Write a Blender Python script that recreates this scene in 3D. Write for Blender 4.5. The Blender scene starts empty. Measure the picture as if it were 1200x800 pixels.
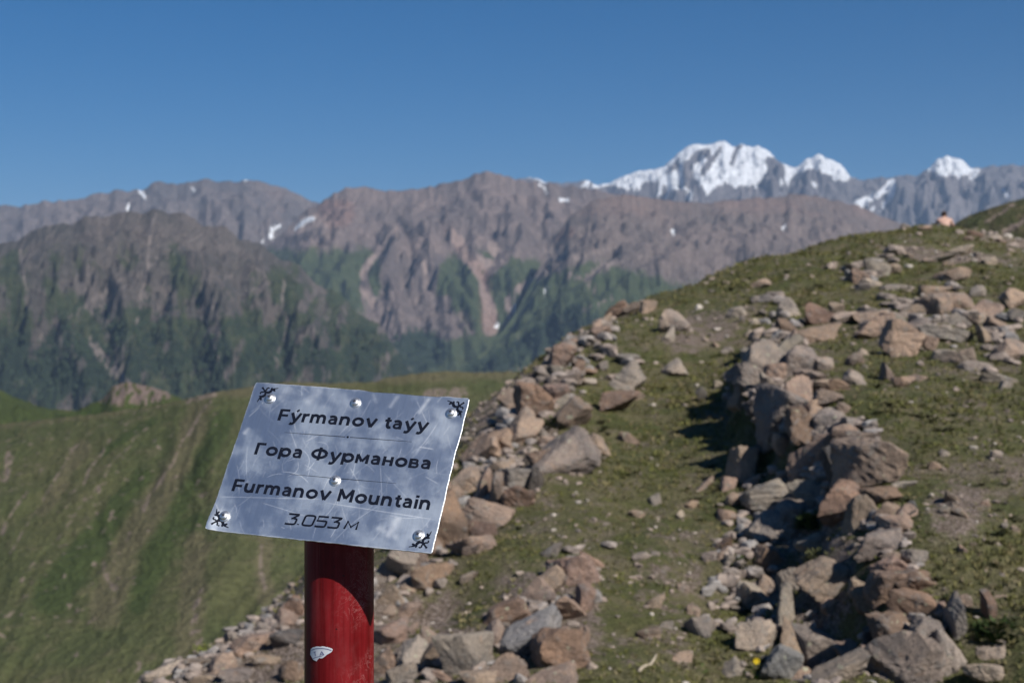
import bpy, bmesh, math, random
import numpy as np
from mathutils import Vector, Matrix
R = math.radians
random.seed(7); RNG = np.random.RandomState(11)
SC = bpy.context.scene
COL = SC.collection
F = 50 / 36 * 1200          # focal length in pixels of the 1200 px wide photograph
CZ = 1.65                   # eye height
HAZE = 2.7e-5

# ------------------------------------------------------------------ camera, sky, sun
cam_d = bpy.data.cameras.new('camera'); cam = bpy.data.objects.new('camera', cam_d); COL.objects.link(cam)
cam.location = (0, 0, CZ); cam.rotation_euler = (R(90), 0, 0)
cam_d.lens = 50; cam_d.sensor_width = 36; cam_d.clip_start = 0.05; cam_d.clip_end = 120000
cam_d.dof.use_dof = True; cam_d.dof.focus_distance = 1.80; cam_d.dof.aperture_fstop = 9.5
SC.camera = cam
SUN_PHI, SUN_EL = R(42), R(40.5)      # towards the sun: right of straight behind the camera
sdir = Vector((math.sin(SUN_PHI)*math.cos(SUN_EL), -math.cos(SUN_PHI)*math.cos(SUN_EL), math.sin(SUN_EL)))
W = bpy.data.worlds.new('World'); SC.world = W; W.use_nodes = True
wn = W.node_tree.nodes; wl = W.node_tree.links
sky = wn.new('ShaderNodeTexSky'); sky.sky_type = 'NISHITA'; sky.sun_disc = False
sky.sun_elevation = SUN_EL
sky.sun_rotation = math.atan2(sdir.x, sdir.y)
sky.altitude = 3000; sky.air_density = 1.5; sky.dust_density = 0.5; sky.ozone_density = 10.0
hs = wn.new('ShaderNodeHueSaturation'); hs.inputs['Saturation'].default_value = 1.28
wl.new(sky.outputs[0], hs.inputs['Color']); wl.new(hs.outputs[0], wn['Background'].inputs[0]); wn['Background'].inputs[1].default_value = 0.047
sl = bpy.data.lights.new('sun', 'SUN'); sl.energy = 5.0; sl.angle = R(0.53); sl.color = (1, 0.95, 0.88)
so = bpy.data.objects.new('sun', sl); COL.objects.link(so)
so.rotation_euler = (-sdir).to_track_quat('-Z', 'Y').to_euler()
SC.view_settings.view_transform = 'Standard'; SC.view_settings.look = 'None'
SC.view_settings.exposure = 0.30; SC.view_settings.gamma = 1
SC.cycles.max_bounces = 6; SC.cycles.diffuse_bounces = 3; SC.cycles.volume_bounces = 1

# ------------------------------------------------------------------ helpers
def tag(o, label=None, cat=None, group=None, kind=None):
    if label: o['label'] = label
    if cat: o['category'] = cat
    if group: o['group'] = group
    if kind: o['kind'] = kind
    return o
def empty(name, loc=(0, 0, 0)):
    o = bpy.data.objects.new(name, None); COL.objects.link(o); o.location = loc; o.empty_display_size = .1
    return o
def mesh_np(name, V, Fa, smooth=True):
    V = np.asarray(V, np.float32); Fa = np.asarray(Fa, np.int32); k = Fa.shape[1]
    me = bpy.data.meshes.new(name)
    me.vertices.add(len(V)); me.vertices.foreach_set('co', V.ravel())
    me.loops.add(Fa.size); me.loops.foreach_set('vertex_index', Fa.ravel())
    me.polygons.add(len(Fa)); me.polygons.foreach_set('loop_start', np.arange(0, Fa.size, k, dtype=np.int32))
    me.polygons.foreach_set('loop_total', np.full(len(Fa), k, np.int32))
    me.polygons.foreach_set('use_smooth', np.full(len(Fa), smooth))
    me.update(calc_edges=True); me.validate(); return me
def obj(name, me, mat=None, parent=None, loc=None):
    o = bpy.data.objects.new(name, me); COL.objects.link(o)
    if mat and not me.materials: me.materials.append(mat)
    if parent: o.parent = parent
    if loc is not None: o.location = loc
    return o
def attr(me, name, vals):
    a = me.attributes.new(name, 'FLOAT', 'POINT'); a.data.foreach_set('value', np.asarray(vals, np.float32).ravel())
def grid_faces(nr, nc):
    i = np.arange(nr-1)[:, None]*nc + np.arange(nc-1)[None]
    return np.stack([i, i+1, i+nc+1, i+nc], -1).reshape(-1, 4)
_P = np.random.RandomState(3).permutation(4096); _P = np.r_[_P, _P]
_G = np.random.RandomState(4).rand(4096)*2*np.pi; _GX = np.cos(_G); _GY = np.sin(_G)
def perlin(x, y, seed=0):
    x = np.asarray(x, float)+seed*17.31; y = np.asarray(y, float)+seed*5.77
    xi = np.floor(x).astype(np.int64); yi = np.floor(y).astype(np.int64)
    xf = x-xi; yf = y-yi
    u = xf**3*(xf*(xf*6-15)+10); v = yf**3*(yf*(yf*6-15)+10)
    def g(ix, iy, dx, dy):
        h = _P[(ix & 4095)]; h = _P[h + (iy & 4095)]
        return _GX[h]*dx+_GY[h]*dy
    a = g(xi, yi, xf, yf); b = g(xi+1, yi, xf-1, yf); c = g(xi, yi+1, xf, yf-1); d = g(xi+1, yi+1, xf-1, yf-1)
    return 1.5*((a+(b-a)*u)*(1-v)+(c+(d-c)*u)*v)
def fbm(x, y, o=5, seed=0, g=.5):
    s = 0; a = 1; f = 1; n = 0
    for k in range(o):
        s = s+a*perlin(x*f, y*f, seed+k*3); n += a; a *= g; f *= 2.03
    return s/n
def ridged(x, y, o=5, seed=0, g=.55):
    s = 0; a = 1; f = 1; n = 0
    for k in range(o):
        s = s+a*(1-2*np.abs(perlin(x*f, y*f, seed+k*3))); n += a; a *= g; f *= 2.07
    return s/n
def sstep(a, b, x):
    t = np.clip((x-a)/(b-a), 0, 1); return t*t*(3-2*t)
def pix(px, py, d): return np.array([(px-600)/F*d, d, CZ-(py-400)/F*d])
def topix(V): return 600+V[:, 0]/V[:, 1]*F, 400-(V[:, 2]-CZ)/V[:, 1]*F
def stroke(px, py, pts, w0, w1=None, soft=.5):
    """0..1 mask of a band running along a polyline"""
    if w1 is None: w1 = w0
    m = np.zeros_like(px); n = len(pts)-1
    for i in range(n):
        (x0, y0), (x1, y1) = pts[i], pts[i+1]
        dx, dy = x1-x0, y1-y0; L = dx*dx+dy*dy+1e-9
        t = np.clip(((px-x0)*dx+(py-y0)*dy)/L, 0, 1)
        dd = np.hypot(px-x0-t*dx, py-y0-t*dy); w = w0+(w1-w0)*(i+t)/n
        m = np.maximum(m, 1-sstep(w*(1-soft), w*(1+soft), dd))
    return m
def blob(px, py, cx, cy, rx, ry, ang=0, soft=.35):
    c, s = math.cos(ang), math.sin(ang); x = (px-cx)*c+(py-cy)*s; y = -(px-cx)*s+(py-cy)*c
    return 1-sstep(1-soft, 1+soft, np.hypot(x/rx, y/ry))

# ------------------------------------------------------------------ material helper
class NT:
    def __init__(self, name):
        self.m = bpy.data.materials.new(name); self.m.use_nodes = True
        self.t = self.m.node_tree; self.b = self.t.nodes['Principled BSDF']
        self.b.inputs['Specular IOR Level'].default_value = .2
        self.b.inputs['Roughness'].default_value = .9
        self.geo = self.n('ShaderNodeNewGeometry'); self.pos = self.geo.outputs['Position']
        self.tc = self.n('ShaderNodeTexCoord').outputs['Object']
    def n(self, t, **k):
        nd = self.t.nodes.new(t)
        for a, v in k.items(): setattr(nd, a, v)
        return nd
    def l(self, a, b): self.t.links.new(a, b)
    def setin(self, sock, v):
        if isinstance(v, bpy.types.NodeSocket): self.l(v, sock)
        elif isinstance(v, (tuple, list)) and len(v) == 3 and sock.type == 'RGBA': sock.default_value = (*v, 1)
        else: sock.default_value = v
    def noise(self, scale, detail=4, rough=.6, vec=None, dist=0):
        nd = self.n('ShaderNodeTexNoise'); nd.inputs['Scale'].default_value = scale
        nd.inputs['Detail'].default_value = detail; nd.inputs['Roughness'].default_value = rough
        nd.inputs['Distortion'].default_value = dist
        self.l(vec or self.pos, nd.inputs['Vector']); return nd.outputs['Fac']
    def mapping(self, scale, rot=(0, 0, 0), vec=None):
        nd = self.n('ShaderNodeMapping'); nd.inputs['Scale'].default_value = scale; nd.inputs['Rotation'].default_value = rot
        self.l(vec or self.tc, nd.inputs['Vector']); return nd.outputs[0]
    def ramp(self, fac, a, b, lo=0., hi=1.):
        nd = self.n('ShaderNodeMapRange'); nd.interpolation_type = 'SMOOTHSTEP'
        nd.inputs['From Min'].default_value = a; nd.inputs['From Max'].default_value = b
        nd.inputs['To Min'].default_value = lo; nd.inputs['To Max'].default_value = hi
        self.l(fac, nd.inputs['Value']); return nd.outputs[0]
    def mix(self, fac, a, b):
        nd = self.n('ShaderNodeMix', data_type='RGBA'); self.setin(nd.inputs['Factor'], fac)
        self.setin(nd.inputs[6], a); self.setin(nd.inputs[7], b); return nd.outputs[2]
    def mul(self, a, b):
        nd = self.n('ShaderNodeMix', data_type='RGBA'); nd.blend_type = 'MULTIPLY'; nd.inputs['Factor'].default_value = 1
        self.setin(nd.inputs[6], a); self.setin(nd.inputs[7], b); return nd.outputs[2]
    def math(self, op, a, b=0.):
        nd = self.n('ShaderNodeMath', operation=op); self.setin(nd.inputs[0], a); self.setin(nd.inputs[1], b); return nd.outputs[0]
    def at(self, name):
        nd = self.n('ShaderNodeAttribute'); nd.attribute_name = name; return nd.outputs['Fac']
    def out(self, col, rough=None, bump=None, bs=.5, bd=.01, metal=None):
        self.setin(self.b.inputs['Base Color'], col)
        if rough is not None: self.setin(self.b.inputs['Roughness'], rough)
        if metal is not None: self.setin(self.b.inputs['Metallic'], metal)
        if bump is not None:
            nd = self.n('ShaderNodeBump'); nd.inputs['Strength'].default_value = bs; nd.inputs['Distance'].default_value = bd
            self.l(bump, nd.inputs['Height']); self.l(nd.outputs[0], self.b.inputs['Normal'])
        return self.m

# ------------------------------------------------------------------ near hill: height function from surveyed points
EDGE = [(150, 800, 11), (250, 762, 11.6), (350, 706, 12.4), (450, 645, 13.6), (530, 570, 15.5), (590, 492, 18), (640, 432, 21),
        (700, 378, 24.5), (760, 347, 28), (850, 314, 32), (950, 290, 36), (1050, 273, 40), (1110, 270, 41), (1200, 290, 38.5), (1300, 330, 36)]
INNER = [(300, 800, 10.3), (450, 800, 9.7), (600, 800, 9.3), (800, 800, 9.0), (1000, 800, 8.7), (1200, 800, 8.5), (1350, 800, 8.4),
         (400, 730, 11.0), (500, 700, 11.8), (620, 690, 11.2), (740, 700, 10.8), (850, 700, 10.8), (920, 690, 10.6), (1010, 700, 9.9), (1200, 700, 9.6), (1350, 700, 9.5),
         (550, 610, 14.2), (650, 600, 13.4), (800, 600, 12.9), (900, 600, 12.9), (1040, 600, 11.2), (1200, 600, 11.0), (1350, 600, 11.0),
         (620, 520, 16.6), (700, 500, 16.6), (800, 500, 16.0), (870, 490, 15.8), (1000, 500, 13.7), (1200, 500, 13.3), (1350, 500, 13.2),
         (700, 430, 21), (780, 430, 20), (860, 425, 18.8), (1000, 430, 16.6), (1200, 430, 16.2), (1350, 430, 16),
         (760, 380, 25), (900, 380, 22), (1050, 380, 20), (1200, 380, 19.6), (1350, 380, 19.4),
         (850, 335, 29.5), (1000, 330, 26.8), (1100, 330, 26), (1200, 330, 26), (960, 300, 33.5), (1100, 295, 33), (1200, 305, 32)]
cp = [pix(*p) for p in EDGE+INNER]
E3 = [pix(*p) for p in EDGE]
for i in range(len(E3)-3):
    a, b = E3[max(i-1, 0)], E3[i+1]
    t = (b-a)[:2]; t /= np.linalg.norm(t); nrm = np.array([-t[1], t[0]])
    for dist, drop in ((1.6, 1.1), (4, 3.4), (9, 8.2)):
        q = E3[i][:2]+nrm*dist; cp.append(np.array([q[0], q[1], E3[i][2]-drop-(.25*dist if i == 0 else 0)]))
cp += [np.array(p, float) for p in [(0, 0, 0), (2, 0, .05), (-2, 0, -.1), (-.2, 1.8, 0), (2, 3, 0), (-2.5, 3, -.35), (5, 3, .15), (0, 5, -.12), (4, 6, -.12), (-3, 6, -.7),
       (8, 6, .1), (0, -6, .1), (-6, -2, -1.6), (-7, 6, -4), (-12, 2, -7), (-14, 12, -12), (-18, 25, -20), (-16, 40, -24), (-10, 60, -26), (12, 0, .8), (20, 6, 1.2),
       (16, 20, 1.6), (22, 30, 1.8), (26, 45, -.5), (13, 46, 4.1), (14, 52, 2.2), (15, 60, -1), (28, 60, -6), (5, -14, -1.2), (-12, -14, -6), (24, -12, .5), (30, 10, 1.2), (30, 25, .8), (2, 48, -10), (0, 60, -18)]]
cp = np.array(cp)
def _tps(r2): return .5*r2*np.log(r2+1e-9)
_n = len(cp); _d2 = ((cp[:, None, :2]-cp[None, :, :2])**2).sum(-1)
_A = np.zeros((_n+3, _n+3)); _A[:_n, :_n] = _tps(_d2)+np.eye(_n)*.25; _A[:_n, _n] = 1; _A[:_n, _n+1:] = cp[:, :2]; _A[_n:, :_n] = _A[:_n, _n:].T
_w = np.linalg.solve(_A, np.r_[cp[:, 2], 0, 0, 0])
SCARP = []
def scarp(X, Y):
    """the slope drops sharply to the left of the rock wall and climbs back gently"""
    if len(SCARP) < 2: return 0
    best = np.full(np.shape(X), 1e9); sd = np.zeros(np.shape(X)); tt = np.zeros(np.shape(X)); n = len(SCARP)-1
    for i in range(n):
        (x0, y0), (x1, y1) = SCARP[i], SCARP[i+1]; dx, dy = x1-x0, y1-y0; L = dx*dx+dy*dy
        t = np.clip(((X-x0)*dx+(Y-y0)*dy)/L, 0, 1); ex, ey = X-x0-t*dx, Y-y0-t*dy; d = np.hypot(ex, ey)
        s = np.sign(dx*ey-dy*ex)*d; k = d < best; best = np.where(k, d, best); sd = np.where(k, s, sd); tt = np.where(k, (i+t)/n, tt)
    s = -sd+.30*fbm(X*1.3, Y*1.3, 3, 44); fade = sstep(0, .12, tt)*sstep(1, .9, tt)
    return fade*(1-.5*sstep(.5, .68, tt))*(.34*sstep(-.12, .30, s)*(1-sstep(.9, 2.8, s))-.16*sstep(.25, -.1, s)*(1-sstep(.3, 2., -s)))
def wallcut(X, Y):
    """the hollow on the left of the tumbled rock wall"""
    px = 600+X/np.maximum(Y, 1)*F
    g = 0
    for (x, y, r, a) in HOLLOWS: g = g + a*np.exp(-((X-x)**2+(Y-y)**2)/(r*r))
    return g
def hill(X, Y):
    X = np.asarray(X, float); Y = np.asarray(Y, float)
    Xc = np.clip(X, -20, 30); Yc = np.clip(Y, -15, 60); out = np.hypot(X-Xc, Y-Yc)
    sh = X.shape; x = Xc.ravel(); y = Yc.ravel(); z = np.empty_like(x)
    for s in range(0, len(x), 20000):
        xs, ys = x[s:s+20000], y[s:s+20000]
        r2 = (xs[:, None]-cp[None, :, 0])**2+(ys[:, None]-cp[None, :, 1])**2
        z[s:s+20000] = _tps(r2)@_w[:_n]+_w[_n]+_w[_n+1]*xs+_w[_n+2]*ys
    z = z.reshape(sh)-.55*out
    z = z-wallcut(X, Y)-scarp(X, Y)
    z = z+.10*fbm(X/1.7, Y/1.7, 3, 2)+.045*fbm(X/.42, Y/.42, 3, 9)+.02*fbm(X/.16, Y/.16, 2, 12)
    return z
HOLLOWS = []
def ground_at(px, py, dmin=6.5, dmax=46):
    d = np.linspace(dmin, dmax, 500); z = CZ-(py-400)/F*d; h = hill((px-600)/F*d, d)
    k = np.where(z < h)[0]
    if not len(k): return None
    k = k[0]
    return float(d[k])
# hollows left of the wall: placed on the slope itself
for (px, py, r, a) in [(930, 540, .5, .25), (885, 650, .5, .3), (925, 650, .4, .25), (1010, 740, .4, .2), (870, 770, .4, .3), (960, 720, .3, .3), (1110, 790, .4, .3), (500, 700, .5, .35), (612, 420, .4, .2), (1090, 640, .5, -.12)]:
    d = ground_at(px, py)
    if d: HOLLOWS.append(((px-600)/F*d, d, r, a))

_s = []
for (px, py) in [(935, 352), (898, 392), (872, 436), (884, 482), (935, 515), (978, 555), (985, 600), (955, 640), (985, 690), (1028, 740), (1036, 805)]:
    d = ground_at(px, py)
    if d: _s.append(((px-600)/F*d, d))
SCARP.extend(_s)
def axis(lo, hi, step, far, g=1.12):
    a = list(np.arange(lo, hi+step/2, step)); s = step
    while a[-1] < far: s *= g; a.append(a[-1]+s)
    s = step; b = []
    x = lo
    while x > -far: s *= g; x -= s; b.append(x)
    return np.array(b[::-1]+a)
gx = axis(-4.5, 15, .075, 700); gy = np.r_[axis(7.5, 42, .085, 700)]
GX, GY = np.meshgrid(gx, gy); GZ = np.maximum(hill(GX, GY), -640)
V = np.stack([GX, GY, GZ], -1).reshape(-1, 3)
me = mesh_np('hillside', V, grid_faces(len(gy), len(gx)))
hx, hy = topix(V); ok = V[:, 1] > 3; hx = np.where(ok, hx, 0); hy = np.where(ok, hy, 0)
hx2 = hx+14*fbm(V[:, 0]*1.3, V[:, 1]*.8, 3, 5); hy2 = hy+12*fbm(V[:, 0]*1.3, V[:, 1]*.8, 3, 8)
dirt = np.zeros(len(V))
for b in [(790, 680, 60, 90, 0, .5), (770, 760, 60, 40, 0, .5), (820, 390, 50, 28, -.3, .7), (1120, 600, 40, 34, .3, .8), (1160, 560, 60, 60, 0, .4), (620, 560, 60, 130, -.9, .4), (640, 720, 80, 70, 0, .7),
          (330, 760, 190, 60, -.5, .9), (600, 490, 60, 90, -.6, .8), (1110, 300, 90, 9, .1, .8), (1180, 280, 60, 9, .3, .8), (950, 640, 60, 140, 0, .75), (930, 440, 60, 50, 0, .6), (480, 760, 90, 80, 0, .8), (1080, 370, 80, 20, 0, .4), (1140, 480, 80, 25, 0, .45), (870, 380, 60, 25, -.4, .5)]:
    dirt = np.maximum(dirt, b[5]*blob(hx2, hy2, *b[:5], soft=.5))
attr(me, 'dirt', dirt)
m = NT('alpine_turf')
n1 = m.noise(.55, 6, .65); n2 = m.noise(2.2, 5, .65); n3 = m.noise(9, 5, .7); n4 = m.noise(40, 4, .7)
c = m.mix(m.ramp(n1, .35, .65), (.086, .096, .036), (.122, .120, .048))
c = m.mix(m.ramp(n2, .42, .62), c, (.150, .136, .072))
c = m.mix(m.ramp(n3, .50, .66), c, (.066, .066, .026))
soil = m.mix(m.ramp(n3, .3, .7), (.115, .083, .060), (.21, .165, .135))
soil = m.mix(m.ramp(n4, .45, .62), soil, (.27, .22, .19))
dm = m.math('ADD', m.at('dirt'), m.math('MULTIPLY', m.math('SUBTRACT', m.noise(4.5, 6, .75), .5), 2.4))
c = m.mix(m.ramp(dm, .40, .80), c, soil)
thin = m.math('MULTIPLY', m.ramp(m.noise(1.3, 6, .72), .50, .66), .7)
c = m.mix(thin, c, soil)
c = m.mul(c, m.mix(m.ramp(n4, .3, .7), (.62, .62, .62), (1.25, 1.25, 1.25)))
M_TURF = m.out(c, .95, m.math('ADD', n4, m.math('MULTIPLY', n3, 2)), .9, .05)
tag(obj('hillside', me, M_TURF), kind='structure')

# ------------------------------------------------------------------ rocks
def rock_mat():
    m = NT('granite')
    oi = m.n('ShaderNodeObjectInfo'); base = oi.outputs['Color']
    off = m.n('ShaderNodeVectorMath', operation='ADD'); m.l(m.pos, off.inputs[0])
    sc = m.n('ShaderNodeVectorMath', operation='SCALE'); m.l(oi.outputs['Location'], sc.inputs[0]); sc.inputs['Scale'].default_value = 3.3
    m.l(sc.outputs[0], off.inputs[1]); v = off.outputs[0]
    a = m.noise(3.2, 6, .65, v); b = m.noise(11, 5, .65, v, .6); f = m.noise(55, 5, .75, v)
    c = m.mul(base, m.mix(m.ramp(a, .3, .7), (.68, .69, .72), (1.24, 1.16, 1.08)))
    c = m.mix(m.math('MULTIPLY', m.ramp(b, .52, .68), .55), c, (.20, .195, .185))
    c = m.mix(m.math('MULTIPLY', m.ramp(m.noise(6, 5, .7, v, .4), .60, .72), .5), c, (.33, .20, .12))
    c = m.mix(m.math('MULTIPLY', m.ramp(m.noise(19, 4, .7, v), .64, .72), .6), c, (.10, .095, .085))
    c = m.mix(m.math('MULTIPLY', m.ramp(m.noise(14, 3, .6, v), .66, .71), .7), c, (.42, .43, .30))
    c = m.mul(c, m.mix(m.ramp(f, .3, .7), (.72, .72, .72), (1.25, 1.25, 1.25)))
    return m.out(c, .92, m.math('ADD', m.math('MULTIPLY', b, 2.), f), .8, .02)
M_ROCK = rock_mat()
def ico(sub):
    bm = bmesh.new(); bmesh.ops.create_icosphere(bm, subdivisions=sub, radius=1)
    v = np.array([x.co[:] for x in bm.verts]); f = np.array([[q.index for q in x.verts] for x in bm.faces]); bm.free(); return v, f
ICO = {s: ico(s) for s in (1, 2, 3, 4, 5)}
def rock_mesh(seed, sub=4, slab=0., rough=.05):
    """an angular, fractured block: intersection of random half spaces, chipped and roughened, in a unit box"""
    rs = np.random.RandomState(seed); D, Fc = ICO[sub]
    planes = []
    tilt = rs.uniform(-.25, .25, 2)
    for ax in ((1, 0, 0), (-1, 0, 0), (0, 1, 0), (0, -1, 0), (0, 0, 1), (0, 0, -1)):
        n = np.array(ax, float)+rs.normal(0, .36, 3); n[2] += 0 if ax[2] else tilt[0]*.5
        planes.append((n/np.linalg.norm(n), rs.uniform(.72, 1.)))
    for k in range(rs.randint(3, 7)):
        n = rs.normal(0, 1, 3); n /= np.linalg.norm(n); planes.append((n, rs.uniform(.74, 1.05)))
    inv = np.zeros(len(D)); p = 26.
    acc = np.zeros(len(D))
    for n, d in planes: acc += np.maximum(D@n/d, 0)**p
    r = acc**(-1/p)
    V = D*r[:, None]
    # ledges and chips
    b = rs.normal(0, 1, 3); b[2] += 1.5; b /= np.linalg.norm(b)
    lay = V@b; led = np.abs(((lay*rs.uniform(2.2, 4)+rs.rand()) % 1)-.5)*2
    chip = fbm(V[:, 0]*1.6+V[:, 2]*.9, V[:, 1]*1.6-V[:, 2]*1.1, 4, seed % 97)
    fine = ridged(V[:, 0]*3.1+V[:, 2]*2.3, V[:, 1]*3.1+V[:, 2]*2.9, 4, (seed*3) % 89)
    cut = sstep(.78, .95, led)
    V = V*(1+rough*(1.9*chip+.75*fine)-rough*.9*cut)[:, None]
    V[:, 2] *= 1-slab
    lo, hi = V.min(0), V.max(0); V = (V-(lo+hi)/2)/(hi-lo)      # unit box
    return V, Fc
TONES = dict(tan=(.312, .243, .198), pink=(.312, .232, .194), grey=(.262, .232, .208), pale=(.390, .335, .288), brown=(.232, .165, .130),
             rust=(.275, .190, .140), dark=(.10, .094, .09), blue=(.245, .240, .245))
PROTO = []
for k in range(26):
    V, Fc = rock_mesh(100+k, 3 if k < 18 else 2, 0, .07); PROTO.append(mesh_np('rock', V, Fc, smooth=False))
    PROTO[-1].materials.append(M_ROCK)
def put_rock(px, py, w, h, tone='tan', ang=0., unique=False, seed=None, depth=None, name='rock', lift=0.):
    d = depth or ground_at(px, min(py+h*.36, 1200))
    if d is None: d = ground_at(px, py+h*.36+8)
    if d is None: return None
    s = d/F
    c = pix(px, py, d)
    if seed is None: seed = int(px*7+py*13)
    rs = np.random.RandomState(seed % 100000)
    W_, H_ = w*s, h*s; Dp = (W_*.55+H_*.45)*rs.uniform(.85, 1.15)
    if unique:
        V, Fc = rock_mesh(seed, 4 if w*h > 900 else 3, 0, .06); me = mesh_np('rock', V, Fc, smooth=False); me.materials.append(M_ROCK)
        yaw = 0
    else:
        me = PROTO[rs.randint(18 if w > 9 else 26)]; yaw = rs.choice([0, math.pi])
    o = obj(name, me)
    o.scale = (W_*1.26, Dp*1.2, H_*1.34)
    o.rotation_euler = Matrix.Rotation(-ang, 3, 'Y').to_euler()
    if yaw: o.rotation_euler = (Matrix.Rotation(-ang, 3, 'Y') @ Matrix.Rotation(yaw, 3, 'Z')).to_euler()
    o.location = (c[0], c[1]+Dp*.14, c[2]-H_*.05+lift)
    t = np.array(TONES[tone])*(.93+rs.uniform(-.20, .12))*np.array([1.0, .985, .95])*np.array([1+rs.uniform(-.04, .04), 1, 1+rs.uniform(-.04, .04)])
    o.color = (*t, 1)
    return o
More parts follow.
